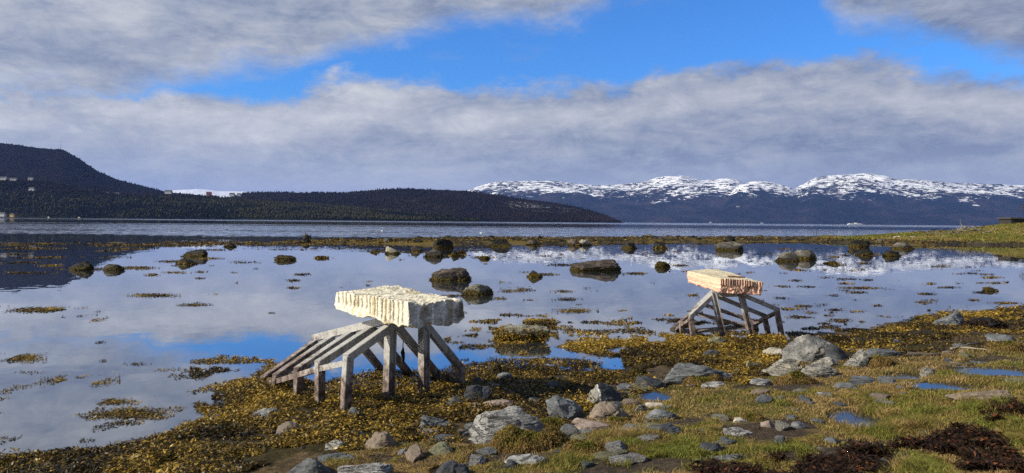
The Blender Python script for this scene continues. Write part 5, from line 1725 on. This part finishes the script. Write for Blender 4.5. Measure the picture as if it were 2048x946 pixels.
# sparse dead grass on the mud
x, y = sample_poly([(600, 946), (700, 905), (920, 880), (1000, 890), (960, 960)], 42000, rg)
add_grass(x, y, -0.45, 0.9, -1.0, jit=False)
v = np.concatenate(GV)
q4 = np.concatenate([a for a, b in GF])
t3 = np.concatenate([b for a, b in GF])
me_f = np.concatenate([np.stack([q4[:, 0], q4[:, 1], q4[:, 2]], 1), np.stack([q4[:, 0], q4[:, 2], q4[:, 3]], 1), t3])
tag(mesh_obj('grass', v, me_f, GRASSM, smooth=False, cols=np.concatenate(GC)), kind='stuff')

# small litter of bark, shell and weed scraps on the bare soil
LV, LF2, LC = [], [], []
for poly, n, shc in ((DIRT2, 16000, 0), ([(600, 960), (640, 900), (960, 870), (1010, 900), (960, 960)], 14000, 0), (DIRT, 5000, 0), ([(1600, 690), (1900, 645), (2060, 640), (2060, 705), (1850, 722), (1640, 738)], 22000, 1),
                     (GRASS, 26000, 2), ([(1200, 770), (1330, 745), (1500, 745), (1660, 728), (1640, 760), (1400, 780), (1220, 800)], 12000, 1)):
    x, y = sample_poly(poly, n, rg)
    p = hit(x, y)
    e, _ = pud_e(p[:, 0], p[:, 1])
    k = (p[:, 2] > 0.01) & (e > 1.1) & ~in_rock(p[:, 0], p[:, 1], 0.95) & (fbm2(p[:, 0], p[:, 1], 3.0, 3, 177) > -0.35)
    p = p[k]
    p[:, 2] += rg.uniform(0, 0.012, len(p))
    pal = np.array([(0.030, 0.022, 0.014), (0.10, 0.070, 0.036), (0.20, 0.150, 0.085), (0.11, 0.105, 0.10), (0.045, 0.050, 0.016)])
    c = pal[rg.choice(5, len(p), p=[(.3, .3, .22, .13, .05), (.42, .2, .13, .1, .15), (.2, .3, .35, .05, .1)][shc])] * rg.uniform(0.6, 1.4, (len(p), 1))
    L_ = np.maximum(0.012, 0.0022 * p[:, 1]) * rg.uniform(0.5, 1.8, len(p))
    v, f, c = fronds(p, L_, L_ * rg.uniform(0.2, 0.6, len(p)), c, rg, 0.35)
    LF2.append(f + sum(map(len, LV)))
    LV.append(v)
    LC.append(c)
tag(mesh_obj('litter', np.concatenate(LV), np.concatenate(LF2), GRASSM, smooth=False, cols=np.concatenate(LC)), kind='stuff')

# turf on the far bank
n = 60000
p = on_far_ground(n, (1640, 2070), (80, 134))
k = (p[:, 2] > 0.34) & (p[:, 1] < 135)
p = p[k]
sh = 1.3 * fbm2(p[:, 0], p[:, 1], 0.16, 4, 171)
h_ = rg.uniform(0.10, 0.30, len(p)) * (1 + 0.5 * np.clip(sh, -.8, 1))
v, f, f3, c = blades(p, h_, rg.uniform(0.3, 1.2, len(p)), rg.uniform(0.02, 0.05, len(p)), grass_cols(p * 0.15, rg, 0.35 + 0.5 * sh), rg)
me_f = np.concatenate([f[:, :3], f[:, [0, 2, 3]], f3])
tag(mesh_obj('bank_grass', v, me_f, GRASSM, smooth=False, cols=c), kind='stuff')

# tussocks of dead grass hanging over the rocks
TUS = [('wide brown tussock of dead grass in front of the big striped boulder', (985, 1138, 838, 905), 0.0), ('tall dark-sided tussock behind the wide brown one, under the peaked grey boulder', (1060, 1150, 825, 862), 0.1),
       ('dry tussock with reddish hanging roots under the flat pinkish stone', (1130, 1222, 850, 906), -0.1), ('small reddish tussock in front of the big flat-topped grey boulder', (1374, 1452, 742, 771), -0.3),
       ('straw tussock spilling between the rusty-patched rock and the swirled oval rock', (1560, 1640, 722, 768), -0.4), ('straw tuft hanging on the arching striped slab', (1726, 1806, 707, 735), -0.4),
       ('low dry tussock under the rounded grey-brown boulder', (1215, 1265, 828, 848), -0.3), ('small dry hummock left of the earth patch', (1480, 1530, 815, 842), -0.5), ('brown hummock at the right edge behind the puddles', (1990, 2075, 668, 705), -0.2)]
for ti, (lb, (x0, x1, yt, yb), sh) in enumerate(TUS):
    rgt = np.random.default_rng(300 + ti)
    p = hit(np.array([(x0 + x1) / 2]), np.array([float(yb)]))[0]
    d = p[1]
    w_ = (x1 - x0) * d / FPX
    dp = 0.55 * w_
    drop = CAM_H - p[2]
    H = 0.66 * max(drop - (d + 0.5 * dp) / FPX * (FPX * drop / d - (yb - yt)), 0.05)
    def bell(ux, uy):
        r2 = ux ** 2 + uy ** 2
        g_ = fbm(np.stack([ux * 1.7 + ti * 5, uy * 1.7, 0 * ux], 1), 4, 200 + ti)
        z_ = H * np.clip(1 - r2, 0, 1) ** 0.55 * (1 + 0.55 * g_) + 0.05 * H * fbm(np.stack([ux * 7, uy * 7, 0 * ux + ti], 1), 2, 210 + ti)
        return np.stack([ux * w_ / 2 * (1 + 0.12 * g_), uy * dp / 2 * (1 + 0.12 * g_), z_ - 0.02], 1)
    gu = np.linspace(-1.15, 1.15, 40)
    UX, UY = np.meshgrid(gu, gu)
    H = min(H, 0.20 * w_)
    v = bell(UX.ravel(), UY.ravel())
    v[UX.ravel() ** 2 + UY.ravel() ** 2 > 1.0, 2] -= 0.08
    gi = np.arange(1600).reshape(40, 40)
    q_ = np.stack([gi[:-1, :-1], gi[:-1, 1:], gi[1:, 1:], gi[1:, :-1]], -1).reshape(-1, 4)
    f = np.concatenate([q_[:, [0, 1, 2]], q_[:, [0, 2, 3]]])
    n = 5200
    n = 6500
    ph = rgt.uniform(0, 2 * math.pi, n)
    rr_ = np.sqrt(rgt.uniform(0, 1.1, n))
    th = np.clip(rr_, 0, 1) * math.pi / 2
    dirv = np.stack([np.sin(th) * np.cos(ph), np.sin(th) * np.sin(ph), np.cos(th)], 1)
    bp = bell(rr_ * np.cos(ph), rr_ * np.sin(ph))
    ln = rgt.uniform(0.03, 0.10, n) * (0.6 + 0.4 * H / 0.25)
    out_ = dirv * np.array([1, 1, 0.3]) + np.array([0, 0, 0.35]) + rgt.normal(0, 0.60, (n, 3)) + 0.35 * fbm(bp * 9, 2, 7)[:, None]
    out_ /= np.linalg.norm(out_, axis=1, keepdims=True)
    tip = bp + out_ * ln[:, None] * 0.55 + np.array([0, 0, -1.0]) * (ln * np.sin(th) * 0.5)[:, None]
    mid = bp + out_ * ln[:, None] * 0.40
    sd = np.cross(out_, rgt.normal(size=(n, 3)))
    sd = sd / np.linalg.norm(sd, axis=1, keepdims=True) * (0.0028 * max(1, d / 7))
    bv = np.stack([bp - sd, bp + sd, mid + sd, mid - sd, tip], 1).reshape(-1, 3)
    i = np.arange(n)[:, None] * 5 + len(v)
    fa = np.concatenate([f, i + np.array([[0, 1, 2]]), i + np.array([[0, 2, 3]]), i + np.array([[3, 2, 4]])])
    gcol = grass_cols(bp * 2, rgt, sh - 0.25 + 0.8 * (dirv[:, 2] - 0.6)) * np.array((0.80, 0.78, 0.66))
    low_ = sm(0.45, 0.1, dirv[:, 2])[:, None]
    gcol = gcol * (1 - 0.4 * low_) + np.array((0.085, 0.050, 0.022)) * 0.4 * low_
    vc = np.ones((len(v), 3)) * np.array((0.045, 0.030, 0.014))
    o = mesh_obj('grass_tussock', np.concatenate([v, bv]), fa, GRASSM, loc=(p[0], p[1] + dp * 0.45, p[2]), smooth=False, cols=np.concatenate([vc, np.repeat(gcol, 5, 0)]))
    tag(o, lb, 'tussock', 'dead grass tussocks on the near shore')

# dark heap of wrack on the right
p = hit(np.array([1980.0]), np.array([657.0]))[0]
v, f = ico(4)
v = v * (1 + 0.3 * fbm(v * 2.4, 4, 401))[:, None] * np.array([0.40, 0.25, 0.17])
n = 1500
rgt = np.random.default_rng(9)
dirv = rgt.normal(size=(n, 3))
dirv[:, 2] = np.abs(dirv[:, 2])
dirv /= np.linalg.norm(dirv, axis=1, keepdims=True)
fv, ff, fcc = fronds(dirv * np.array([0.42, 0.27, 0.18]), rgt.uniform(0.06, 0.16, n), rgt.uniform(0.015, 0.03, n), np.ones((n, 3)) * np.array((0.022, 0.014, 0.010)) * rgt.uniform(0.5, 2, (n, 1)), rgt, 0.5)
tri_f = np.concatenate([f, ff[:, :3] + len(v), ff[:, [0, 2, 3]] + len(v)])
tag(mesh_obj('kelp_heap', np.concatenate([v, fv]), tri_f, KELPM, loc=(p[0] + 0.05, p[1] + 0.2, p[2]), smooth=False, cols=np.concatenate([np.ones((len(v), 3)) * 0.012, fcc])),
    'heap of dark washed-up kelp beside the grey rock with the broken face', 'kelp heap')

# ------------------------------------------------------------------ driftwood, stakes, tree, hut
rg = np.random.default_rng(55)


def stick(name, label, a, b, r, mat, cat='driftwood', group=None, wob=0.1):
    a, b = np.array(a, float), np.array(b, float)
    L_ = np.linalg.norm(b - a)
    pts = []
    for t in np.linspace(0, 1, 6):
        o_ = rg.normal(0, wob * L_ * 0.25, 3) * (0 < t < 1)
        pts.append((b - a) * t + o_)
    v, f = tube_mesh(pts, np.linspace(r, r * 0.55, 6), 7)
    return tag(mesh_obj(name, v, f, mat, loc=a), label, cat, group)


for lb, a, b, r in [('pale straight driftwood plank lying on the turf right of the largest boulder', (1902, 700), (1958, 688), 0.022), ('second pale driftwood stick just below the plank', (1922, 697), (1975, 702), 0.018),
                    ('dark narrow log lying level in the turf behind the puddles', (1815, 711), (1880, 713), 0.035), ('long dark stick along the edge of the far puddle', (1895, 731), (1948, 732), 0.022)]:
    pa, pb = hit(np.array([a[0], b[0]], float), np.array([a[1], b[1]], float))
    stick('driftwood', lb, pa + np.array([0, 0, r]), pb + np.array([0, 0, r]), r, WOOD if 'pale' in lb else DWOOD, wob=0.04)
for i in range(34):
    px = rg.uniform(1845, 1985)
    yw = rg.uniform(104, 119)
    pa = np.array([(px - 1024) / FPX * yw, yw, 0.0])
    pa[2] = ground(pa[0], pa[1])
    an = rg.uniform(-0.7, 0.7) + (math.pi if rg.random() < .5 else 0)
    L_ = rg.uniform(1.2, 3.6)
    pb = pa + np.array([math.cos(an) * L_, math.sin(an) * L_ * 0.7, 0])
    pb[2] = ground(pb[0], pb[1]) + rg.uniform(0.1, 0.9)
    stick('driftwood_branch', 'bare driftwood branch in the tangle washed up on the green bank', pa + np.array([0, 0, 0.1]), pb, rg.uniform(0.04, 0.09), WOOD if rg.random() < 0.45 else DWOOD, group='driftwood branches on the green bank', wob=0.22)
# root ball on the bank
p = np.array([(1926 - 1024) / FPX * 117, 117.0, 0.0])
p[2] = ground(p[0], p[1])
mb = MB()
v, f = rock_shape(77, 'ang', 3)
mb.add(v * np.array([1.0, 0.7, 0.55]) + np.array([0, 0, 0.3]), [tuple(int(j) for j in t) for t in f])
for i in range(9):
    a = rg.uniform(0, 6.28)
    e = rg.uniform(0.1, 1.2)
    L_ = rg.uniform(1.0, 2.0)
    dv = np.array([math.cos(a) * math.cos(e), math.sin(a) * math.cos(e), math.sin(e)])
    mb.add(*tube_mesh([dv * 0.4 + (0, 0, .3), dv * 0.75 * L_ + rg.normal(0, .1, 3) + (0, 0, .3), dv * L_ + rg.normal(0, .15, 3) + (0, 0, .3)], [0.14, 0.08, 0.03], 6))
mb.add(*tube_mesh([(-0.6, 0, 0.3), (-0.75, 0, 1.6), (-0.7, 0.1, 3.0)], [0.06, 0.04, 0.02], 5))
rs_ = mb.build('root_stump', WOOD, loc=tuple(p), smooth=True)
rs_.scale = (0.62, 0.62, 0.62)
tag(rs_, 'bleached root stump on top of the driftwood tangle on the bank', 'stump')
# root stump on the water beyond the spit
p = plane_pt(np.array(614.0), np.array(475.0), 0.0)
mb = MB()
v, f = rock_shape(78, 'ang', 3)
mb.add(v * np.array([0.45, 0.4, 0.28]) + np.array([0, 0, 0.1]), [tuple(int(j) for j in t) for t in f])
for i in range(11):
    a = 6.28 * i / 11
    e = rg.uniform(0.2, 1.1)
    L_ = rg.uniform(0.6, 0.95)
    dv = np.array([math.cos(a) * math.cos(e), math.sin(a) * math.cos(e), math.sin(e)])
    mb.add(*tube_mesh([dv * 0.2, dv * 0.6 * L_ + rg.normal(0, .05, 3), dv * L_ + rg.normal(0, .08, 3)], [0.09, 0.055, 0.02], 6))
tag(mb.build('root_stump', DWOOD, loc=tuple(p), smooth=True), 'dark spiky root stump standing in the water beyond the left spit', 'stump')
# stakes
for px, lb in ((1627, 'thin leaning stake in the fjord behind the spit, left of two'), (1632.5, 'thin upright stake in the fjord behind the spit, right of two')):
    p = plane_pt(np.array(px), np.array(474.5), 0.0)
    stick('stake', lb, p + np.array([0, 0, -0.3]), p + np.array([0.05, 0, 1.35]), 0.05, DWOOD, 'stake', 'stakes behind the spit', 0.02)

# leafing tree on the bank, mostly outside the right edge
BARK = plain('grey_bark', (0.085, 0.070, 0.055), 0.9)
LEAF = attr_mat('sprouting_twigs', 0.8, 0.1, 0.3)
tx = depth_pt(np.array(2066.0), np.array(440.0), np.array(107.0))
tb = np.array([tx[0], tx[1], float(ground(tx[0], tx[1])) - 0.1])
root = empty('tree', tuple(tb))
tag(root, 'bare brownish tree reaching in from the right edge above the dark hut', 'tree')
mb = MB()
tips = []


def limb(p, d, L_, r, lev):
    pts = [p]
    for i in range(3):
        d = unit(d + rg.normal(0, 0.16, 3) + np.array([0, 0, 0.05]))
        pts.append(pts[-1] + d * L_ / 3)
    mb.add(*tube_mesh(pts, np.linspace(r, r * 0.55, 4), 6 if lev < 2 else 4))
    if lev >= 4:
        tips.extend(pts[1:])
        return
    for i in range(3 if lev else 5):
        q = pts[rg.integers(1, 4)] if lev else pts[1 + i % 3]
        limb(q, unit(d + rg.normal(0, 0.62, 3)), L_ * rg.uniform(0.55, 0.8), r * 0.5, lev + 1)


limb(np.array([0, 0, 0.0]), np.array([0, 0, 1.0]), 3.2, 0.17, 0)
mb.build('trunk', BARK, root, smooth=True)
tp_ = np.array(tips)
tp_ = np.repeat(tp_, 8, 0) + rg.normal(0, 0.22, (len(tp_) * 8, 3))
v, f, c = fronds(tp_, rg.uniform(0.10, 0.22, len(tp_)), rg.uniform(0.05, 0.10, len(tp_)), np.array((0.085, 0.070, 0.035)) * rg.uniform(0.5, 1.5, (len(tp_), 1)), rg, 1.0)
mesh_obj('crown', v, f, LEAF, root, smooth=False, cols=c)

# dark hut on the bank
PAINT = plain('tarred_boards', (0.030, 0.026, 0.024), 0.8)
ROOF = plain('turf_grey_roof', (0.055, 0.050, 0.050), 0.8)
PALE = plain('weathered_white_boards', (0.42, 0.42, 0.41), 0.7, var=0.15)
WHITE = plain('white_paint', (0.75, 0.74, 0.70), 0.6, var=0.08)
OCHRE = plain('ochre_paint', (0.45, 0.30, 0.09), 0.6, var=0.1)
RED = plain('falu_red_paint', (0.22, 0.04, 0.03), 0.7, var=0.15)
GLASS = plain('dark_window', (0.02, 0.025, 0.03), 0.15, var=0.1)
hp = depth_pt(np.array(2024.0), np.array(444.0), np.array(118.0))
hz = float(ground(hp[0] + 2.5, 118.0))
root = empty('hut', (hp[0] + 2.6, 120.0, hz))
tag(root, 'low dark wooden hut on top of the green bank at the right edge', 'hut')
top_z = float(depth_pt(np.array(2024.0), np.array(435.0), np.array(118.0))[2]) - hz
mb = MB().box(-2.4, 2.4, -1.5, 1.5, -0.6, max(top_z - 0.22, 0.4))
mb.build('wall', PAINT, root)
mb = MB().box(-2.65, 2.65, -1.75, 1.75, max(top_z - 0.215, 0.405), max(top_z, 0.6))
mb.build('roof', ROOF, root)
MB().box(0.3, 1.2, -1.53, -1.503, 0.0, max(top_z - 0.5, 0.3)).build('door', DWOOD, root)


# ------------------------------------------------------------------ far houses, mast, boats, birds
def house(name, label, px, py, d, L_, W_, H, wall, roof=None, group=None):
    p = depth_pt(np.array(float(px)), np.array(float(py)), np.array(float(d)))
    root = empty(name, tuple(p))
    tag(root, label, 'house', group)
    MB().box(-L_ / 2, L_ / 2, -W_ / 2, W_ / 2, -3, H).build('wall', wall, root)
    a, b, c = L_ / 2 + 0.4, W_ / 2 + 0.5, H + 0.05
    v = [(-a, -b, c), (a, -b, c), (a, b, c), (-a, b, c), (-a, 0, c + W_ * 0.42), (a, 0, c + W_ * 0.42)]
    mesh_obj('roof', v, [(0, 1, 5, 4), (2, 3, 4, 5), (0, 4, 3), (1, 2, 5), (3, 2, 1, 0)], roof or ROOF, root, smooth=False)
    n = max(2, int(L_ // 4))
    for i in range(n):
        x = -L_ / 2 + (i + 0.5) * L_ / n
        MB().box(x - 0.6, x + 0.6, -W_ / 2 - 0.06, -W_ / 2 - 0.02, H * 0.4, H * 0.75).build('window', GLASS, root)


for lb, px, py, d, L_, W_, H, wl in [
    ('white farmhouse at the far left on the hillside road', 8, 359, 2360, 20, 8, 6, PALE), ('long low white barn on the hillside road near the left edge', 26, 360.5, 2362, 26, 8, 4.5, PALE), ('white house alone in the wood under the big hill', 62, 360, 2380, 15, 8, 6, PALE),
    ('pale house lower in the wood on the left slope', 64, 380, 2200, 15, 8, 5, PALE), ('white house in the wood at the foot of the hill, left of the long hall', 214, 389, 2350, 16, 8, 5, PALE), ('long pale hall at the foot of the hill', 232, 390.5, 2352, 22, 9, 5, PALE),
    ('white house on the skyline saddle below the hill end', 337, 386, 2480, 22, 9, 6, PALE), ('dark house on the skyline saddle', 418, 389, 2500, 16, 8, 6, RED), ('white house on the saddle, left of two beside the headland wood', 464, 391, 2520, 16, 8, 6, PALE), ('smaller white house on the saddle, right of two beside the headland wood', 478, 391, 2530, 12, 8, 5, PALE),
    ('white boathouse on the left shore', 4, 431, 1945, 18, 9, 5, PALE), ('ochre boathouse on the left shore beside the white one', 25, 432, 1945, 10, 7, 4, OCHRE),
    ('white house on the far shore left of the ferry', 1421, 446.2, 9900, 26, 14, 16, PALE), ('white house on the far shore below the mountains, between the boat and the ferry', 1524, 447.2, 9900, 30, 14, 12, PALE), ('white farmhouse high on the far mountainside', 1476, 414, 10900, 40, 16, 14, PALE)]:
    house('house', lb, px, py, d, L_, W_, H, wl, group='houses across the fjord')

# mast on the hill
p = depth_pt(np.array(121.0), np.array(299.5), np.array(3490.0))
root = empty('radio_mast', tuple(p))
tag(root, 'thin radio mast on the summit of the left hill', 'mast')
MST = plain('mast_steel', (0.16, 0.16, 0.17), 0.5)
Hm = 28.0
for sx, sy in ((-1, -1), (1, -1), (0, 1)):
    v, f = tube_mesh([(sx * 1.1, sy * 1.1, -4), (sx * 0.45, sy * 0.45, Hm)], [0.35, 0.25], 5)
    mesh_obj('leg', v, f, MST, root)
mb = MB()
for i in range(9):
    z = i * 3.1
    r = 1.1 - 0.65 * z / Hm
    mb.add(*tube_mesh([(-r, -r, z), (r, -r, z + 1.5)], 0.14, 4))
    mb.add(*tube_mesh([(r, -r, z), (0, r, z + 1.5)], 0.14, 4))
mb.build('bracing', MST, root)
mb = MB().add(*tube_mesh([(0, 0, Hm - 1), (0, 0, Hm + 4)], 0.2, 5))
mb.build('antenna', MST, root)


def hull(L_, W_, H, sheer=0.25):
    v, n = [], 13
    for i in range(n):
        t = i / (n - 1)
        x = (t - 0.5) * L_
        wv = W_ / 2 * (1 - max(0, (t - 0.6) / 0.4) ** 2) * (0.85 if t < 0.05 else 1)
        zt = H * (1 + sheer * max(0, t - 0.5) * 2)
        v += [(x, -wv * 0.7, -0.4), (x, -wv, zt), (x, wv, zt), (x, wv * 0.7, -0.4)]
    f = []
    for i in range(n - 1):
        a, b = i * 4, i * 4 + 4
        f += [(a, b, b + 1, a + 1), (a + 1, b + 1, b + 2, a + 2), (a + 2, b + 2, b + 3, a + 3)]
    f += [(0, 1, 2, 3), (4 * n - 1, 4 * n - 2, 4 * n - 3, 4 * n - 4)]
    return v, f


# ferry
p = depth_pt(np.array(1711.0), np.array(450.1), np.array(5200.0))
p[2] = 0
root = empty('ferry', tuple(p))
tag(root, 'long white ferry crossing far off under the snowy plateau', 'ferry')
v, f = hull(112, 16, 5)
mesh_obj('hull', v, f, WHITE, root, smooth=False)
MB().box(-46, 38, -7, 7, 5.05, 9).build('deckhouse', WHITE, root)
MB().box(-44, 36, -7.08, -7.02, 6.2, 7.4).build('window_band', GLASS, root)
MB().box(-4, 12, -5, 5, 9.05, 12.5).build('bridge', WHITE, root)
MB().add(*tube_mesh([(-2, 0, 12.5), (-2, 0, 19)], 0.4, 6)).build('mast', MST, root)
# fishing boat at the tip of the headland
p = depth_pt(np.array(1229.0), np.array(444.9), np.array(2900.0))
p[2] = 0
root = empty('fishing_boat', tuple(p))
tag(root, 'white fishing boat off the tip of the dark headland', 'boat')
v, f = hull(18, 5.5, 2.4, 0.6)
mesh_obj('hull', v, f, WHITE, root, smooth=False)
MB().box(-5, 1, -2, 2, 2.45, 6.2).build('wheelhouse', WHITE, root)
MB().box(-4.6, 0.6, -2.06, -2.02, 4.4, 5.4).build('window', GLASS, root)
MB().add(*tube_mesh([(-2, 0, 6.2), (-2, 0, 13)], [0.2, 0.1], 6)).build('mast', MST, root)
for px, lb in ((97.5, 'small pale yellow boat moored off the left shore, nearer the left edge'), (158.5, 'small pale yellow boat moored off the left shore, farther along to the right')):
    p = depth_pt(np.array(px), np.array(434.5), np.array(1850.0))
    p[2] = 0
    root = empty('motor_boat', tuple(p))
    tag(root, lb, 'boat', 'boats moored off the left shore')
    v, f = hull(8, 2.8, 1.2, 0.4)
    mesh_obj('hull', v, f, OCHRE, root, smooth=False)
    MB().box(-2, 1.5, -1, 1, 1.22, 3.0).build('cabin', WHITE, root)


# gulls resting on the water
def gull(label, px, py, mat):
    p = plane_pt(np.array(float(px)), np.array(float(py)), 0.0)
    v, f = ico(3)
    v = v * np.array([0.24, 0.10, 0.09])
    v[:, 2] += 0.05 + 0.10 * np.clip(-v[:, 0] - 0.12, 0, 1)
    h_, hf = ico(2)
    h_ = h_ * 0.055 + np.array([0.20, 0, 0.20])
    mb = MB().add(v, [tuple(map(int, t)) for t in f])
    mb.add(*tube_mesh([(0.15, 0, 0.07), (0.20, 0, 0.14), (0.20, 0, 0.20)], [0.06, 0.045, 0.04], 7))
    mb.add(h_, [tuple(map(int, t)) for t in hf])
    root = empty('gull', tuple(p))
    tag(root, label, 'gull')
    mb.build('body', mat, root, smooth=True)
    MB().add(*tube_mesh([(0.24, 0, 0.20), (0.31, 0, 0.19)], [0.02, 0.006], 5)).build('beak', OCHRE, root)


gull('white gull afloat on the fjord behind the spit, left of the middle', 764, 462, WHITE)
gull('white gull afloat on the fjord near the dark headland reflection', 962, 466, WHITE)
gull('dark water bird afloat on the fjord at the left', 454, 460, PAINT)
